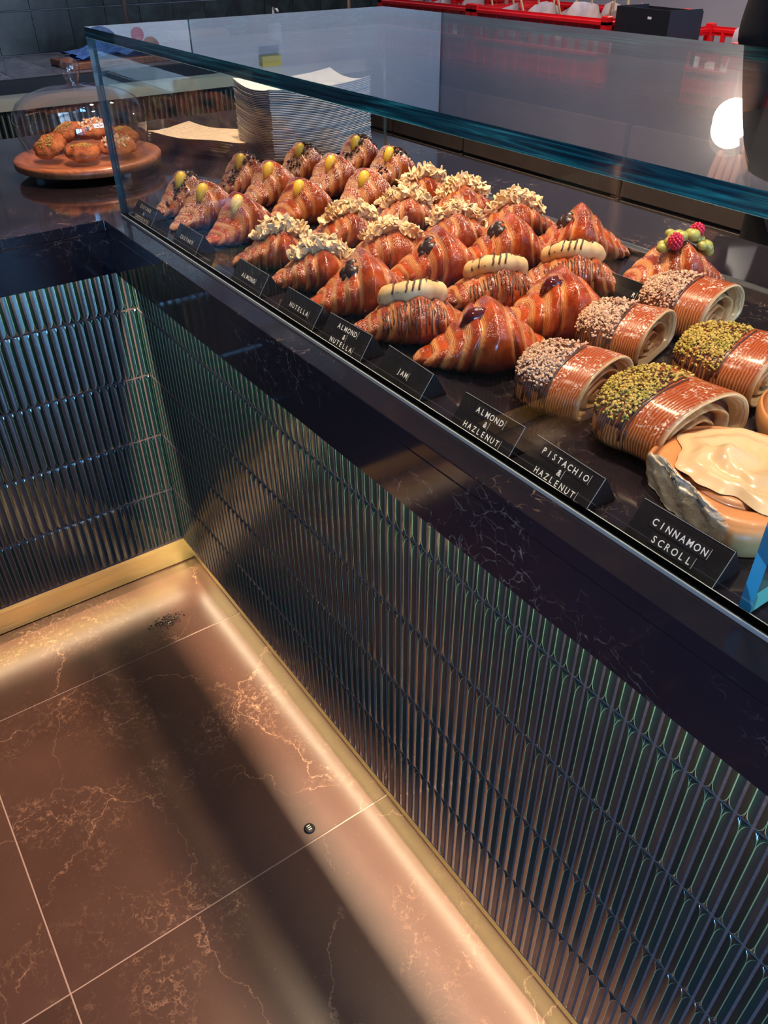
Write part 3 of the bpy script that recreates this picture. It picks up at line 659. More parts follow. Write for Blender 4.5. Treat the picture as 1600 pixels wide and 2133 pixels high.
for i, (x, y, a, sd, lb) in enumerate([
    (.664, .115, 70, 31, 'glossy chocolate-filled croissant, front row, behind the NUTELLA sign'),
    (.650, .258, 66, 32, 'glossy chocolate-filled croissant in the second row with filling showing left of its peak'),
    (.655, .388, 62, 33, 'glossy chocolate-filled croissant in the third row'),
    (.690, .500, 50, 34, 'glossy chocolate-filled croissant at the back, its right tip by the glass track')]):
    croissant('choc', x, y, a, sd, lb, 'plain glossy chocolate croissants')
for i, (x, y, a, sd, lb) in enumerate([
    (.778, .112, 60, 41, 'croissant with a chocolate-striped almond dough topping, front one'),
    (.768, .262, 60, 42, 'croissant with a chocolate-striped almond dough topping, middle one, heavily drizzled'),
    (.790, .385, 50, 43, 'croissant with a chocolate-striped almond dough topping, rear one')]):
    croissant('cookie', x, y, a, sd, lb, 'striped almond dough croissants')
croissant('jam', .893, .135, 60, 51, 'large glossy jam croissant behind the JAM sign', 'jam croissants')
croissant('jam', .878, .276, 60, 52, 'jam croissant behind the large one, touching the crumb-topped rolls', 'jam croissants')
br, bc = croissant('berry', .873, .505, 58, 61, 'croissant topped with green pistachio cream and raspberries, at the back', None)
for (t, d, l) in ((-.17, 112, .014), (.10, 86, .017)):
    p, n = bc.pt(t, d, l); g = G(); rr = np.random.default_rng(int(d))
    for k in range(60):
        ph = math.acos(1 - 2 * (k + .5) / 60); ga = k * 2.39996; v = np.array([math.sin(ph) * math.cos(ga), math.sin(ph) * math.sin(ga), math.cos(ph)])
        g.ell(p + v * np.array([.0085, .0085, .0095]), (.0027,) * 3, 5, 6)
    g.ob('raspberry', 'rasp', br, True)

# ------------------------------------------------------------------ folded rolls (striped laminated dough)
class Roll:
    def __init__(s, seed, L=.110, Wd=.128, H=.070, skew=0.0): s.L, s.W, s.H, s.sk = L, Wd, H, skew; s.ph = np.random.default_rng(seed).uniform(0, 6, 4)
    def cs(s, th, k=1.0):
        c, sn = np.cos(th), np.sin(th)
        y = s.W / 2 * np.sign(c) * np.abs(c) ** .82; z = np.where(sn > 0, s.H * .66 * np.abs(sn) ** .90, -s.H * .34 * np.abs(sn) ** .7)
        return y * k, z * k
    def eval(s, t, th):        # t 0 (closed end) .. 1 (open end)
        t = np.asarray(t, float); e = np.clip(t / .55, 0, 1); k = (1 - (1 - e) ** 2.4) ** .50 * .94 + .06
        k = k * (1 + .02 * np.sin(8 * t + s.ph[0]) + .02 * np.sin(3 * th + s.ph[1])) * (1 - .05 * t)
        y, z = s.cs(th); z = z * (.35 + .65 * k) * np.where(z < 0, k, 1); y = y * k
        x = s.L * (t - .5) + s.sk * y + .010 * np.cos(th) * t
        return np.stack([x, y, np.maximum(z + s.H * .33, .0004)], -1)
    def pt(s, t, deg, lift=0.0):
        th = R_(deg); p, a, b = s.eval(t, th), s.eval(t + .01, th), s.eval(t, th + .02); n = np.cross(a - p, b - p); n /= np.linalg.norm(n) + 1e-12
        if n[2] < 0 and 5 < deg < 175: n = -n
        return p + n * lift, n
def roll(x, y, ang, seed, top, label, group, **kw):
    c = Roll(seed, **kw); rng = np.random.default_rng(seed); root = empty('folded_pastry_roll', (x, y, ZT + .0005), R_(ang), label=label, cat='pastry', group=group)
    nu, nv = 60, 60; t = np.linspace(0, 1, nu) ** 1.3; th = np.linspace(0, 2 * PI, nv, endpoint=False); T, TH = np.meshgrid(t, th, indexing='ij')
    P = c.eval(T, TH); rows = [P]; lam = [np.zeros((nu, nv))]; su = [T * 1.0]
    e = P[-1]; cen = e.mean(0) + np.array([0, -.004, .002])
    for k, dx, l in ((.985, .0035, .5), (.95, .005, 1.0), (.91, .0045, 1.0), (.87, .001, 1.0), (.83, -.006, .9), (.80, -.030, .6)):
        q = cen + (e - cen) * np.array([1, k, k]) + np.array([dx, 0, 0]); q[:, 2] = np.maximum(q[:, 2], .0006 + (1 - k) * .05); rows.append(q[None]); lam.append(np.full((1, nv), l)); su.append(np.full((1, nv), 1 + k))
    A = np.concatenate(rows); g = G().grid(A, closev=True); g.F.append([i for i in range(nv)]); g.I.append(0); n = A.shape[0]; g.F.append([(n - 1) * nv + i for i in range(nv)][::-1]); g.I.append(0)
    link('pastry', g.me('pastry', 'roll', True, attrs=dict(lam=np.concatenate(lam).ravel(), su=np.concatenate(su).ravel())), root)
    # the rolled-up end: a wound spiral of pale layers with dark filling between them
    nr_, na = 34, 110; rows = []; lm = []
    for q in np.linspace(.845, .02, nr_):
        row = []; l_ = []
        for k in range(na):
            a = 2 * PI * k / na; w_ = .5 + .5 * math.cos(2 * PI * ((q - .02) * 3.3 - a / (2 * PI) + .03 * math.sin(3 * a + seed)))
            w_ = w_ ** 1.4; yy, zz = c.cs(np.array(a), q * .95)
            row.append((c.L / 2 + .010 * math.cos(a) * q - .017 + .013 * w_ + .006 * q, float(yy) * .97, max(.003, float(zz) * .95 + c.H * .33 - .002 + .001 * math.sin(5 * a)))); l_.append(min(1, w_ * 1.5))
        rows.append(row); lm.append(l_)
    g = G().grid(np.array(rows), closev=True); g.F.append([(nr_ - 1) * na + i for i in range(na)][::-1]); g.I.append(0)
    link('rolled_end', g.me('rolled_end', 'rollend', True, attrs=dict(lam=np.array(lm).ravel())), root)
    # chocolate drips
    g = G()
    for k in range(17):
        tt = .08 + .60 * (k + rng.uniform(-.3, .3)) / 17; d1 = rng.uniform(178, 215) if True else 0
        dd = np.linspace(78, d1 if rng.random() < .6 else 165, 13); rr = [.0011] * 12 + [.0016]
        g.tube([c.pt(tt + .012 * math.sin(d * .05 + k), d, .0006)[0] for d in dd], rr, 6)
    g.ob('chocolate_drizzle', 'milkchoc', root, True)
    pts = []; nr = []
    for _ in range(950):
        tt = rng.uniform(.05, .62); d = rng.normal(112, 24)
        if d > 158 or d < 58: continue
        p, n_ = c.pt(tt, d, rng.uniform(0, .0022)); pts.append(p); nr.append(n_)
    if top == 'nut': scatter('nut_crumbs', pts, nr, .0017, 'crumb', 'crumb', root, rng)
    else: scatter('pistachio_crumbs', pts, nr, .0017, 'crumb', 'pist', root, rng)
    return root
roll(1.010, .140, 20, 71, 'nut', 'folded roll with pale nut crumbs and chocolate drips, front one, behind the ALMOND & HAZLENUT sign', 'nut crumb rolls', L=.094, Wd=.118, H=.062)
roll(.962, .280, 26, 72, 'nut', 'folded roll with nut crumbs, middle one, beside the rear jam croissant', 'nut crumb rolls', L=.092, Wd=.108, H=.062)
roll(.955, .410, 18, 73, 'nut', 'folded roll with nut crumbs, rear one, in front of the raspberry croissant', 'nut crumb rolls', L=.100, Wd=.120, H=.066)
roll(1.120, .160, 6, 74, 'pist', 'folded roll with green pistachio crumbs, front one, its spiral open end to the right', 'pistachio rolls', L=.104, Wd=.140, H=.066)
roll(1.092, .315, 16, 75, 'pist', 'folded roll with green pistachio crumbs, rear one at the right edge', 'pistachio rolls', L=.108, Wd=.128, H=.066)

# ------------------------------------------------------------------ cinnamon scrolls
def scroll(x, y, ang, seed, label, R=.072, H=.038, torn=True):
    rng = np.random.default_rng(seed); root = empty('cinnamon_scroll', (x, y, ZT + .0005), R_(ang), label=label, cat='pastry', group='cinnamon scrolls')
    nr, nt = 50, 120; P = []; lam = []; su = []
    prof = [(1.0 - .10 * (1 - k / 8) ** 2, k / 8 * .62) for k in range(9)] + [(math.cos(a) * .14 + .86, .62 + .38 * math.sin(a)) for a in np.linspace(.15, PI / 2, 8)] + [(r, 1.0) for r in np.linspace(.84, .02, 30)]
    for r, z in prof:
        row = []; l_ = []; s_ = []
        for k in range(nt):
            a = 2 * PI * k / nt; sp = (r * 3.2 - a / (2 * PI)) % 1.0; gr = math.exp(-((sp - .5) / .13) ** 2) if z > .9 else 0
            rr = R * r * (1 + .03 * math.sin(2 * a + seed) + .02 * math.sin(5 * a)); tf = 0.0
            if torn:
                lim = .66 * R / max(.25, math.cos(min(1.2, abs((a - PI * 1.0 + PI) % (2 * PI) - PI))))
                if abs((a - PI + PI) % (2 * PI) - PI) < 1.0 and rr > lim: 
                    rr = lim + .10 * (rr - lim) + .0016 * math.sin(9 * a + z * 6) + .0006 * rng.normal(); tf = 1.0
            row.append((rr * math.cos(a), rr * math.sin(a), max(.0006, H * (z - .10 * gr) + (.006 * (1 - r) if z > .9 else 0)))); l_.append(gr); s_.append(tf)
        P.append(row); lam.append(l_); su.append(s_)
    P = np.array(P); g = G().grid(P, closev=True); g.F.append(list(range(nt))[::-1]); g.I.append(0)
    link('bun', g.me('bun', 'bun', True, attrs=dict(lam=np.array(lam).ravel(), su=np.array(su).ravel())), root)
    # icing with runny edge and a raised swirl
    rows = []; ne = 110
    for r in np.linspace(0, 1, 26):
        row = []
        for k in range(ne):
            a = 2 * PI * k / ne; edge = .83 + .04 * math.sin(3 * a + seed) + .025 * math.sin(7 * a + 1) + .02 * math.sin(13 * a + 2)
            if torn: q_ = min(1, max(0, (1.35 - abs((a - PI + PI) % (2 * PI) - PI)) / .6)); edge *= 1 - .26 * q_ * q_ * (3 - 2 * q_)
            rr = R * r * edge; sw = .0026 * math.sin(14 * r - a + 1.0) * r * (1 - r) * 3.5 + .010 * math.exp(-((rr * math.cos(a) + .010) ** 2 + (rr * math.sin(a) - .012) ** 2) / .00022)
            z = H + .006 * (1 - r * edge) + .0012 + .0045 * (1 - r ** 8) + sw - .035 * max(0, r * edge - .84)
            row.append((rr * math.cos(a), rr * math.sin(a), z))
        rows.append(row)
    g = G().grid(np.array(rows), closev=True); g.ob('icing', 'icing', root, True)
    return root
scroll(1.242, .122, 70, 81, 'cinnamon scroll with cream icing and a torn white side, nearest the camera', R=.084, H=.036)
scroll(1.236, .292, 20, 83, 'cinnamon scroll cut off by the right edge of the photo, behind the torn one', torn=False)

# ------------------------------------------------------------------ cake dome with cookies
bx_, by_ = -.337, .066
bo = empty('cake_board', (bx_, by_, ZT), label='round reddish wooden cake board on white feet, under the glass dome', cat='cake board')
G().lathe([(0, .016), (.148, .016), (.153, .019), (.154, .030), (.151, .034), (.130, .034), (.127, .0315), (0, .0315)], 72).ob('wooden_disc', 'acacia', bo, True, rot=(0, 0, .4))
for a in (.4, 2.5, 4.6): G().lathe([(0, 0), (.008, 0), (.009, .006), (.008, .0165), (0, .0165)], 16, (.11 * math.cos(a), .11 * math.sin(a), 0)).ob('foot', 'white', bo, True)
dm = empty('glass_dome', (bx_, by_, ZT + .0345), label='clear glass cake dome with a round knob, standing on the wooden board', cat='cake dome')
pr = [(.120, 0), (.1215, .003), (.124, .016), (.133, .048), (.137, .068), (.134, .085), (.122, .103), (.100, .117), (.072, .126), (.045, .130), (.018, .1325), (.012, .135)]
G().lathe(pr, 96).ob('bell', 'dome', dm, True)
G().lathe([(.012, .133), (.0115, .139), (.016, .149), (.0195, .160), (.019, .170), (.013, .179), (.004, .183), (.0005, .1835)], 40).ob('knob', 'dome', dm, True)
def cookie(dx, dy, z, ang, r, h, tilt, seed, bits, label):
    rng = np.random.default_rng(seed); root = empty('cookie', (bx_ + dx, by_ + dy, ZT + .0345 + z), ang, label=label, cat='cookie', group='cookies under the dome')
    root.rotation_euler = (tilt, 0, ang)
    ph = rng.uniform(0, 6, 8)
    f = lambda P: 1 + .07 * np.sin(3 * P[..., 0] * 2 + ph[0]) * np.cos(4 * P[..., 1] + ph[1]) + .05 * np.sin(9 * P[..., 0] + ph[2]) * np.sin(8 * P[..., 1] + ph[3])
    g = G().ell((0, 0, h), (r, r * .92, h), 30, 48, f=f); g.V[0][:, 2] = np.maximum(g.V[0][:, 2], .001 if tilt == 0 else -1)
    g.ob('cookie_body', 'cookie', root, True)
    pts = []; nr = []
    for _ in range(90 if bits == 'flake' else 150):
        a = rng.uniform(0, 6.28); q = math.sqrt(rng.uniform(0, .6)) * (.9 if bits == 'flake' else .75); n = np.array([q * math.cos(a), q * math.sin(a), math.sqrt(max(0, 1 - q * q))])
        pts.append(n * np.array([r, r * .92, h]) * .98 + np.array([0, 0, h])); nr.append(n)
    scatter('almond_flakes' if bits == 'flake' else 'pistachio_bits', pts, nr, .0048 if bits == 'flake' else .0016, 'flake' if bits == 'flake' else 'crumb', 'almond' if bits == 'flake' else 'pist', root, rng)
cookie(.070, -.030, 0, .3, .037, .017, 0, 1, 'p', 'cookie with green pistachio bits lying flat at the front of the board')
cookie(.008, -.072, .014, .5, .037, .015, .55, 2, 'p', 'cookie leaning at the left side under the dome')
cookie(-.066, -.012, .020, .2, .037, .015, .4, 3, 'p', 'orange cracked cookie at the back left under the dome')
cookie(-.020, .030, .028, 1.0, .039, .015, .25, 4, 'flake', 'almond-flaked cookie at the back middle under the dome')
cookie(.058, .048, .006, 1.2, .040, .014, .30, 5, 'flake', 'pale cookie covered with almond flakes at the front middle')
cookie(-.018, .088, .0, .2, .036, .020, 0, 6, 'p', 'cookie with pistachio bits at the right end under the dome')

# ------------------------------------------------------------------ stack of white trays, printed sheets, small tray
rng = np.random.default_rng(8)
def tray_mesh():
    nx, ny = 9, 13; hx, hy = .084, .128; X, Y = np.meshgrid(np.linspace(-1, 1, nx), np.linspace(-1, 1, ny), indexing='ij')
    Z = .010 * (Y ** 2) * (.5 + .5 * X ** 2) + .008 * X ** 2 - .004 * np.exp(-((X - 1) ** 2 + (Y + 1) ** 2) / .15); A = np.stack([X * hx, Y * hy, Z], -1); B = A + [0, 0, -.0016]
    g = G().grid(A); g.grid(B[::-1])
    for e in (0, -1): g.grid(np.stack([A[e], B[e]])); g.grid(np.stack([A[:, e], B[:, e]]))
    return g.me('tray', 'card', True)
tmsh = tray_mesh()
for k in range(42):
    o = link('card_tray', tmsh, None, (-.196 + rng.normal(0, .0006), .528 + rng.normal(0, .0006), ZT + .0022 + .00335 * k), (0, 0, rng.normal(0, .006)))
    if k == 41: tag(o, 'topmost white card cake tray of the tall stack', 'tray', 'stack of white card trays')
    elif k == 0: tag(o, 'lowest white card cake tray of the tall stack, touching the counter', 'tray', 'stack of white card trays')
    else: tag(o, 'white bowed card cake tray inside the tall stack', 'tray', 'stack of white card trays')
def sheet_mesh(seed, mat):
    r = np.random.default_rng(seed); nx, ny = 12, 12; X, Y = np.meshgrid(np.linspace(-1, 1, nx), np.linspace(-1, 1, ny), indexing='ij')
    Z = .016 * np.clip(-X - .2, 0, 1) ** 2 + .010 * np.clip(-Y, 0, 1) ** 2 + .001 * np.sin(5 * X + Y)
    A = np.stack([X * .115, Y * .085, Z], -1); return mk('sheet', A.reshape(-1, 3), G().grid(A).F, mat, True)
sh = [sheet_mesh(1, 'print')]
for k in range(16):
    o = link('printed_sheet', sh[0], None, (-.365 + .0006 * k + rng.normal(0, .001), .365 + rng.normal(0, .001), ZT + .002 + .0019 * k), (0, 0, R_(22) + .012 * k + rng.normal(0, .01)))
    tag(o, 'top beige printed wrapping sheet, lines of small print, left of the white trays' if k == 15 else 'beige printed wrapping sheet inside the low pile left of the white trays', 'paper sheet', 'pile of printed sheets')
tr = empty('dark_dish', (-.555, .335, ZT), R_(12), label='small dark dish with raised rim, right behind the wooden board', cat='dish')
def rrect(hx, hy, r, n=6): return [(sx * (hx - r) + r * math.cos(a), sy * (hy - r) + r * math.sin(a)) for sx, sy, a0 in ((1, 1, 0), (-1, 1, PI / 2), (-1, -1, PI), (1, -1, 1.5 * PI)) for a in np.linspace(a0, a0 + PI / 2, n)]
rows = [[(x * k, y * k, z) for x, y in rrect(.070, .045, .018)] for k, z in ((0.01, .001), (.88, .001), (.96, .006), (1.0, .026), (.99, .030), (.95, .029), (.90, .008), (.8, .005), (.01, .005))]
G().grid(np.array(rows), closev=True).ob('dish_body', 'black_metal', tr, True)
G().box((-.045, -.028, .0052), (.05, .028, .012), bev=.001).ob('folded_receipt', 'white', tr)

# ------------------------------------------------------------------ side bench against the left wall
sb = empty('side_bench', (-1.88, .5, 0), label='low bench along the left wall with slate top, cream strip standing in for LED-lit brass and ribbed dark front', cat='bench')
def loc_of(root): return tuple(-c for c in root.location)
G().box((-1.565, YF + .3, 0), (-2.19, YR - .02, .84)).ob('carcass', 'black', sb, loc=loc_of(sb))
for k in range(22):
    y0 = -1.0 + .155 * k
    if y0 + .155 > YR: break
    G().box((0, 0, 0), (.605, .1535, .022), bev=.001).ob('bench_tile', 'slate', sb, loc=(-2.19 - sb.location[0], y0 - sb.location[1], .880))
G().box((-1.548, YF + .3, .864), (-1.585, YR - .02, .9025)).ob('dark_edge', 'black', sb, loc=loc_of(sb))
G().box((-1.552, YF + .3, .815), (-1.60, YR - .02, .863)).ob('led_lit_cream', 'cream', sb, loc=loc_of(sb))
g = G()
for k in range(150):
    y0 = -.60 + .0205 * k; g.tube([(-1.563, y0, .08), (-1.563, y0, .812)], .0085, 6)
o = g.ob('ribbed_front', 'ribs', sb, True, loc=loc_of(sb)); o['kind'] = 'stuff'
du = empty('steel_drawer_unit', (-1.55, .62, .45), label='grey steel drawer unit set in the ribbed bench front, seen over the counter', cat='drawer unit')
G().box((-.01, -.20, -.05), (.004, .20, .25)).ob('frame', 'black_metal', du)
for k in range(3): G().box((.004, -.19 + .128 * k, .145), (.012, -.19 + .128 * k + .122, .24), bev=.001).ob('drawer_front', 'palepanel', du)
G().box((.004, -.19, .02), (.012, .188, .138), bev=.001).ob('drawer_front', 'palepanel', du)
# things on the side bench
ZS = .902
g = G(); X, Y = np.meshgrid(np.linspace(-1, 1, 34), np.linspace(-1, 1, 60), indexing='ij')
Zc = .030 * np.exp(-((X) ** 2 * 2 + Y ** 2 * 1.4)) * (1 + .45 * np.sin(9 * Y + 2 * np.sin(4 * X)) + .35 * np.sin(13 * X + 5 * Y)) + .012 * np.abs(np.sin(6 * X + 7 * Y))
g.grid(np.stack([X * .085 * (1 + .15 * np.sin(5 * Y)), Y * .17 * (1 + .1 * np.sin(7 * X)), np.maximum(Zc, .001) + .001], -1)); g.grid(np.stack([X * .085, Y * .17, 0 * X], -1)[::-1])
o = g.ob('crumpled_cloth', 'blue', None, True, loc=(-1.78, .66, ZS + .024)); tag(o, 'crumpled blue cleaning cloth on a dark board behind the cake dome', 'cloth')
o = G().box((-.10, -.22, 0), (.10, .22, .022), bev=.003).ob('chopping_board', 'acacia', None, loc=(-1.76, .66, ZS), rot=(0, 0, .08)); tag(o, 'reddish wooden board under the blue cloth', 'chopping board')
kn = empty('black_tray', (-1.80, 1.10, ZS), .05, label='long black tray with a pale wooden lid end, right of the blue cloth', cat='tray')
G().box((-.13, -.19, 0), (.13, .19, .035), bev=.006).ob('tray_body', 'black', kn); G().box((-.13, -.17, .036), (-.02, .05, .075), bev=.012).ob('wooden_loaf', 'wood', kn)
def tap(x, y, h, label):
    tp = empty('brass_tap', (x, y, ZS), label=label, cat='tap'); G().tube([(0, 0, 0), (0, 0, h), (.01, 0, h + .03), (.04, 0, h + .05), (.08, 0, h + .045), (.10, 0, h + .02)], [.009] * 6, 12).ob('spout', 'gold', tp, True)
    G().lathe([(0, 0), (.024, 0), (.024, .012), (.012, .018), (.009, .02)], 24).ob('base_ring', 'gold', tp, True); G().tube([(0, .01, .05), (0, .05, .06)], .005, 8).ob('lever', 'gold', tp, True)
tap(-1.92, .77, .30, 'tall thin brass tap on the side bench, behind the top left corner of the case')
tap(-1.92, 1.78, .30, 'tall thin brass tap farther along the side bench, left of the red crates')
pb = empty('pump_bottle', (-1.95, 1.42, ZS), label='white pump bottle on the side bench between the two taps', cat='bottle')
G().lathe([(0, 0), (.026, 0), (.028, .01), (.028, .062), (.020, .076), (.010, .082), (0, .082)], 28).ob('bottle_body', 'white', pb, True)
G().lathe([(0, .083), (.012, .083), (.012, .100), (.005, .102), (.005, .118), (0, .118)], 20).tube([(0, 0, .118), (.0, 0, .122), (.03, 0, .120), (.04, 0, .112)], .005, 8).ob('pump', 'white', pb, True)
o = G().box((-.03, -.05, 0), (.03, .05, .045), bev=.004).ob('sponge', 'yellow', None, loc=(-2.0, 1.28, 1.50)); 
bpy.data.objects.remove(o)
pk = empty('wall_poster', (XL + .012, .93, 1.36), label='white wall poster with round photos and blue emblem, mirrored in the glass top', cat='poster')
G().box((0, -.28, 0), (.003, .20, .50)).ob('sheet', 'white', pk)
g = G()
for dy, dz, r in ((.05, .17, .034), (.02, .09, .040), (-.04, .06, .030)): g.lathe([(0, 0), (r, 0)], 24)
def disc(c, r, n=24, sq=1.0): return [(c[0], c[1] + r * math.cos(2 * PI * k / n), c[2] + sq * r * math.sin(2 * PI * k / n)) for k in range(n)]
for c, r, m_ in (((.0036, .06, .17), .034, 'crumb'), ((.0036, .02, .095), .040, 'cookie'), ((.0036, -.03, .045), .028, 'rasp'), ((.0036, -.19, .09), .085, 'poster_blue')):
    G().add(disc(c, r), [tuple(range(24))]).ob('printed_disc', m_, pk)
pp = G().box((0, 1.135, 1.36), (.02, YR - .01, 2.6)).ob('wall_panel', 'palepanel', None, loc=(XL + .001, 0, 0)); tag(pp, 'large pale blue-grey panel high on the left wall, mirrored in the glass top', 'panel')
sh_ = G().box((0, 0, 0), (.035, .10, .045), bev=.004).ob('sticky_note_pad', 'yellow', None, loc=(XL + .0215, 1.45, 1.52)); tag(sh_, 'small yellow pad on the pale wall panel, mirrored in the glass top', 'note pad')

# ------------------------------------------------------------------ rear bench with crates
YB = 1.62
rb = empty('rear_bench', (.9, 2.05, 0), label='long bench under the red crates with brown laminate doors', cat='bench')
G().box((-1.54, YB + .02, 0), (XR - .05, YR - .01, .87)).ob('carcass', 'black', rb, loc=loc_of(rb))
G().box((-1.54, YB - .01, .871), (XR - .05, YR - .01, .90)).ob('bench_slab', 'stone', rb, loc=loc_of(rb))
xs = [-1.54, -1.37, -.92, -.155, .62, 1.4, 2.2, 3.0]
for i in range(len(xs) - 1):
    d = G().box((xs[i] + .008, YB, .09), (xs[i + 1] - .012, YB + .019, .60), bev=.001).ob('door', 'laminate', rb, loc=loc_of(rb))
    G().box((xs[i] + .008, YB, .612), (xs[i + 1] - .012, YB + .019, .815), bev=.001).ob('drawer_front', 'laminate', rb, loc=loc_of(rb))
def crate(x0, x1, y0, y1, h, label, z0=.9005):
    c = empty('bread_crate', ((x0 + x1) / 2, (y0 + y1) / 2, z0), label=label, cat='crate', group='red bread crates')
    X, Y = (x1 - x0) / 2, (y1 - y0) / 2
    G().box((-X + .012, -Y + .012, 0), (X - .012, Y - .012, .006)).ob('base', 'red', c)
    for nm, a, b in (('wall', (-X + .010, -Y + .010), (X - .010, -Y + .014)), ('wall', (-X + .010, Y - .014), (X - .010, Y - .010)), ('wall', (-X + .010, -Y + .010), (-X + .014, Y - .010)), ('wall', (X - .014, -Y + .010), (X - .010, Y - .010))):
        G().box((*a, .006), (*b, h * .42)).box((*a, h * .80), (*b, h)).ob('wall_panel', 'red', c)
    g = G()
    n = max(3, int(2 * X / .055))
    for k in range(n + 1):
        xx = -X + .012 + (2 * X - .024) * k / n
        for sy in (-1, 1): g.box((xx - .005, sy * (Y - .012) - .007, .0), (xx + .005, sy * (Y - .012) + .007, h - .01))
    for k in range(6):
        yy = -Y + .012 + (2 * Y - .024) * k / 5
        for sx in (-1, 1): g.box((sx * (X - .012) - .007, yy - .005, 0), (sx * (X - .012) + .007, yy + .005, h - .01))
    g.ob('ribs', 'red', c)['kind'] = 'stuff'
    g = G()
    for zz in (h - .018, h * .40):
        g.box((-X, -Y, zz), (X, -Y + .018, zz + .012), bev=.002).box((-X, Y - .018, zz), (X, Y, zz + .012), bev=.002).box((-X, -Y + .018, zz), (-X + .018, Y - .018, zz + .012), bev=.002).box((X - .018, -Y + .018, zz), (X, Y - .018, zz + .012), bev=.002)
    g.ob('rim', 'red', c)
    for sx in (-1, 1):
        for sy in (-1, 1): G().box((sx * X - .012 * (sx > 0) * 2, sy * Y - .012 * (sy > 0) * 2, 0), (sx * X + .024 * (sx < 0), sy * Y + .024 * (sy < 0), h + .008), bev=.003).ob('corner_post', 'red', c)
    return c
crate(-1.53, -.965, 1.665, 2.06, .170, 'red slatted bread crate, left one of the two in a row')
crate(-.955, -.335, 1.665, 2.06, .170, 'red slatted bread crate, middle one, with paper liners and wooden picks')
crate(-.315, .075, 1.74, 2.14, .130, 'red slatted bread crate, right one, partly behind the open black box')
def buns(cx, cy, n, z, rad, lab, grp, rng, sx=.24, sy=.14):
    for k in range(n):
        r = rad * rng.uniform(.85, 1.1); px = cx + sx * ((k % 4) / 3 - .5) * 2; py = cy + sy * ((k // 4) / max(1, (n - 1) // 4) - .5) * 1.6
        f = lambda P: 1 + .04 * np.sin(5 * P[..., 0] + k) + .03 * np.sin(7 * P[..., 1])
        g = G().ell((0, 0, r * .55), (r, r * .9, r * .55), 12, 18, f=f); g.V[0][:, 2] = np.maximum(g.V[0][:, 2], 0)
        o = g.ob('bread_bun', 'bun_flour', None, True, loc=(px, py, z), rot=(0, 0, rng.uniform(0, 3))); tag(o, lab, 'bread', grp)
rb_ = np.random.default_rng(12)
buns(-.645, 1.86, 8, .908, .062, 'floury round bun in the middle red crate', 'buns in the middle crate', rb_, .21, .10)
buns(-1.25, 1.86, 8, .908, .060, 'floury round bun in the left red crate', 'buns in the left crate', rb_, .19, .10)
buns(-.10, 1.94, 4, .908, .050, 'floury round bun in the right red crate', 'buns in the right crate', rb_, .12, .0)
def liner(x, y, s, seed, lab, grp):
    r = np.random.default_rng(seed); X, Y = np.meshgrid(np.linspace(-1, 1, 14), np.linspace(0, 1, 8), indexing='ij')
    Zp = Y * s * (1 + .10 * np.sin(5 * X + seed) * Y + .03 * np.sin(13 * X + seed) - .08 * X ** 2); A = np.stack([X * s * .80, .02 * np.sin(8 * X + seed) + .03 * Y + .01 * np.sin(9 * Y + 3 * X), Zp], -1)
    g = G().grid(A); g.grid((A + [0, .0008, 0])[::-1]); o = g.ob('paper_liner', 'paper', None, True, loc=(x, y, .91), rot=(0, 0, r.uniform(-.4, .4))); tag(o, lab, 'paper', grp)
for k, (x, y, wh) in enumerate([(-.82, 1.72, 'leftmost of three at the front'), (-.64, 1.74, 'middle of three at the front'), (-.45, 1.75, 'rightmost of three at the front'), (-.80, 1.94, 'left one of two at the back'), (-.52, 1.95, 'right one of two at the back'), (-1.41, 1.74, 'leftmost of three'), (-1.24, 1.76, 'middle of three'), (-1.08, 1.80, 'rightmost of three')]):
    liner(x, y, .155 + .012 * (k % 3), 40 + k, 'crumpled grey baking paper in the ' + ('middle' if x > -.96 else 'left') + ' crate, ' + wh, 'paper liners in the ' + ('middle' if x > -.96 else 'left') + ' crate')
liner(.0, 1.99, .135, 50, 'crumpled pale baking paper behind the buns in the right crate', None)
for k in range(11):
    x = -.93 + .056 * k; y = 1.76 + .05 * ((k * 7) % 3) if x < -.36 else 1.78
    o = G().box((-.003, -.002, 0), (.003, .002, .12), bev=.0006).ob('wooden_pick', 'wood', None, loc=(x, y, .995), rot=(rb_.normal(0, .15), rb_.normal(-.15, .2), 0)); tag(o, 'pale wooden pick standing in the middle crate', 'pick', 'wooden picks in the crates')
bb = empty('black_box', (-.22, 1.69, .9005), R_(-8), label='open black card box between the red crates', cat='box')
g = G().box((-.10, -.02, 0), (.12, -.016, .205)).box((-.10, .10, 0), (.12, .104, .20)).box((-.10, -.016, 0), (-.096, .10, .205)).box((.116, -.016, 0), (.12, .10, .205)).box((-.10, -.016, 0), (.12, .10, .004)); g.ob('box_shell', 'black', bb)
G().box((.035, -.0206, .180), (.050, -.0202, .186)).ob('clip', 'white', bb)

# ------------------------------------------------------------------ lamps
gl = empty('globe_wall_lamp', (-.33, YR - .11, 1.63), label='round glowing globe lamp on the back wall, mirrored in the glass top', cat='lamp')
G().ell((0, 0, 0), (.070, .070, .070), 20, 28).ob('globe', 'globe', gl, True)
G().lathe([(0, 0), (.035, 0), (.035, .02), (.018, .026), (.012, .05)], 24).ob('wall_mount', 'gold', gl, True, loc=(0, .109, 0), rot=(PI / 2, 0, 0))
for i, (x, y) in enumerate([(-.55, .50), (.25, .42), (.95, .42), (1.75, .40)]):
    t_ = empty('track_spot', (x, y, 2.62), label='black track spotlight hanging over the pastry counter', cat='lamp', group='track spotlights')
    G().lathe([(.038, .012), (.038, .12), (.0, .125)], 24).ob('housing', 'black_metal', t_, True); G().tube([(0, 0, .12), (0, 0, .379)], .006, 8).ob('stem', 'black_metal', t_, True)

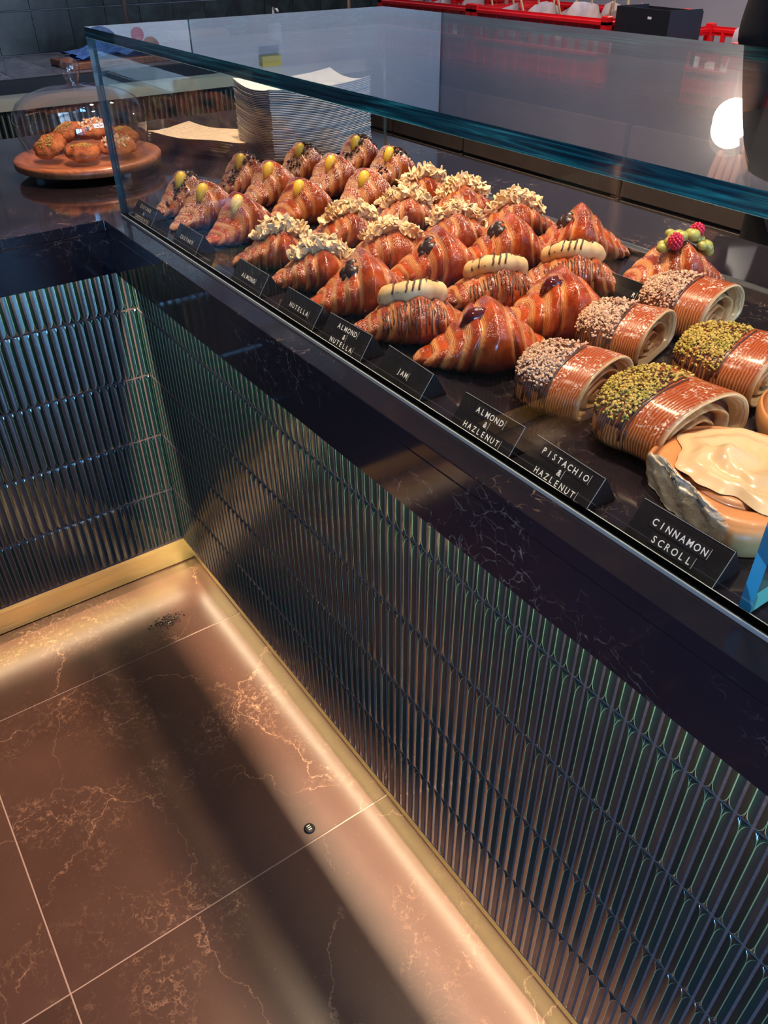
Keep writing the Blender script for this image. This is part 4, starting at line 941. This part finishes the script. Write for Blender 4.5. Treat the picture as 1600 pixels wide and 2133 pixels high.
# ------------------------------------------------------------------ small things on the floor
rng = np.random.default_rng(4); pts = []; nr = []
for _ in range(380):
    a = rng.uniform(0, 6.28); q = abs(rng.normal(0, .55)); pts.append((.150 + .017 * q * math.cos(a), -.118 + .030 * q * math.sin(a), .0004)); nr.append((0, 0, 1))
g_ = empty('spilled_coffee_grounds', (0, 0, 0), label='dark patch of spilled crumbs on the floor near the inner corner', cat='crumbs')
o = scatter('crumb_patch', pts, nr, .0024, 'crumb', 'choc', g_, rng)
bcap = empty('bottle_cap', (.800, -.125, .0002), label='small round black cap on the floor by the tile joint', cat='cap')
G().lathe([(0, .004), (.008, .0042), (.0095, .0035), (.0105, .0005), (.0105, 0)], 24).ob('cap_body', 'black_metal', bcap, True)
for dx in (-.004, 0, .004): G().box((dx - .0006, -.003, .0042), (dx + .0006, .003, .0047)).ob('cap_slot', 'steel', bcap)

# ------------------------------------------------------------------ person behind the counter
def skin_mesh(name, joints, edges, radii, mat, parent, sub=2):
    me = bpy.data.meshes.new(name); me.from_pydata(joints, edges, []); o = link(name, me, parent)
    sk = o.modifiers.new('skin', 'SKIN'); sk.use_smooth_shade = True
    for v, r in zip(me.skin_vertices[0].data, radii): v.radius = r if isinstance(r, tuple) else (r, r)
    me.skin_vertices[0].data[0].use_root = True
    s_ = o.modifiers.new('sub', 'SUBSURF'); s_.levels = sub; s_.render_levels = sub
    me.materials.append(M[mat]); return o
pe = empty('person', (.735, 1.20, 0), R_(0), label='person in black clothes standing behind the case at the right edge, one bare forearm lowered', cat='person')
J = dict(pel=(0, 0, .98), sp=(0, .01, 1.12), ch=(0, .0, 1.32), nb=(0, .01, 1.47), nk=(0, 0, 1.54), h1=(0, -.02, 1.62), h2=(0, -.02, 1.72),
         ls=(-.17, 0, 1.43), le=(-.250, .0, 1.13), lw=(-.225, -.05, .95), lh=(-.22, -.07, .91), rs=(.17, 0, 1.43), re=(.24, .04, 1.15), rw=(.22, -.15, 1.02), rh=(.20, -.22, 1.0),
         lhp=(-.09, 0, .92), lk=(-.10, -.02, .50), la=(-.10, .03, .09), lf=(-.11, -.13, .035), rhp=(.09, 0, .92), rk=(.10, -.02, .50), ra=(.10, .03, .09), rf=(.11, -.13, .035))
nm = list(J); ix = {k: i for i, k in enumerate(nm)}
E = [('pel', 'sp'), ('sp', 'ch'), ('ch', 'nb'), ('nb', 'nk'), ('nk', 'h1'), ('h1', 'h2'), ('ch', 'ls'), ('ls', 'le'), ('le', 'lw'), ('lw', 'lh'), ('ch', 'rs'), ('rs', 're'), ('re', 'rw'), ('rw', 'rh'), ('pel', 'lhp'), ('lhp', 'lk'), ('lk', 'la'), ('la', 'lf'), ('pel', 'rhp'), ('rhp', 'rk'), ('rk', 'ra'), ('ra', 'rf')]
Rd = dict(pel=(.13, .10), sp=(.12, .09), ch=(.14, .10), nb=.055, nk=.05, h1=(.068, .085), h2=(.07, .088), ls=.055, le=.040, lw=.027, lh=.030, rs=.055, re=.040, rw=.027, rh=.030, lhp=.085, lk=.055, la=.038, lf=.035, rhp=.085, rk=.055, ra=.038, rf=.035)
skin_mesh('body', [J[k] for k in nm], [(ix[a], ix[b]) for a, b in E], [Rd[k] for k in nm], 'skin', pe)
def sub_skin(name, keys, edges, rad, mat):
    i2 = {k: i for i, k in enumerate(keys)}; skin_mesh(name, [J[k] for k in keys], [(i2[a], i2[b]) for a, b in edges], rad, mat, pe)
J['lsl'] = J['le']; J['lcu'] = tuple(np.array(J['le']) * .72 + np.array(J['lw']) * .28); J['rsl'] = tuple(np.array(J['rs']) * .12 + np.array(J['re']) * .88)
sub_skin('tshirt', ['sp', 'pel', 'ch', 'nb', 'ls', 'lsl', 'rs', 'rsl', 'lcu'], [('lsl', 'lcu'), ('pel', 'sp'), ('sp', 'ch'), ('ch', 'nb'), ('ch', 'ls'), ('ls', 'lsl'), ('ch', 'rs'), ('rs', 'rsl')], [(.145, .115), (.155, .125), (.165, .125), .066, .074, .060, .074, .062, .052], 'fabric')
sub_skin('trousers', ['pel', 'lhp', 'lk', 'la', 'rhp', 'rk', 'ra'], [('pel', 'lhp'), ('lhp', 'lk'), ('lk', 'la'), ('pel', 'rhp'), ('rhp', 'rk'), ('rk', 'ra')], [(.15, .12), .105, .075, .062, .105, .075, .062], 'fabric')
for s_, hx in ((-1, 'lh'), (1, 'rh')):
    hb = Vector(J[hx]); w_ = Vector(J['lw' if s_ < 0 else 'rw']); d = (hb - w_).normalized()
    for k in range(4):
        off = Vector(((k - 1.5) * .018, 0, 0)); L = (.066, .075, .070, .055)[k]; p0 = hb + off * .8 - d * .01; p1 = hb + off + d * L * .5 + Vector((0, 0, -.004)); p2 = hb + off + d * L * .8 + Vector((0, 0, -.022)); p3 = p2 + Vector((0, .002, -.020))
        skin_mesh('finger', [tuple(p) for p in (p0, p1, p2, p3)], [(0, 1), (1, 2), (2, 3)], [.010, .009, .008, .007], 'skin', pe, 1)
    p0 = hb - d * .03; p1 = p0 + Vector((-s_ * .035, 0, -.006)) + d * .012; p2 = p1 + d * .035 + Vector((-s_ * .008, 0, -.01))
    skin_mesh('thumb', [tuple(p) for p in (p0, p1, p2)], [(0, 1), (1, 2)], [.012, .010, .008], 'skin', pe, 1)
    G().ell((s_ * .034, -.100, 1.672), (.013, .008, .008), 8, 10).ob('eye', 'white', pe, True); G().ell((s_ * .034, -.107, 1.672), (.005, .003, .005), 6, 8).ob('pupil', 'black', pe, True)
    G().ell((s_ * .074, -.015, 1.66), (.010, .020, .032), 8, 10).ob('ear', 'skin', pe, True)
    G().tube([(s_ * .10, .07, .02), (s_ * .105, -.02, .035), (s_ * .11, -.12, .028), (s_ * .11, -.17, .022)], [.040, .042, .036, .024], 12).ob('shoe', 'black', pe, True)
G().tube([(0, -.098, 1.685), (0, -.114, 1.655), (0, -.122, 1.64), (0, -.104, 1.632)], [.007, .010, .013, .010], 10).ob('nose', 'skin', pe, True)
G().ell((0, -.102, 1.605), (.024, .007, .007), 8, 12).ob('mouth', 'rasp', pe, True)
G().ell((0, .012, 1.715), (.088, .102, .085), 14, 20).ob('hair', 'hair', pe, True)
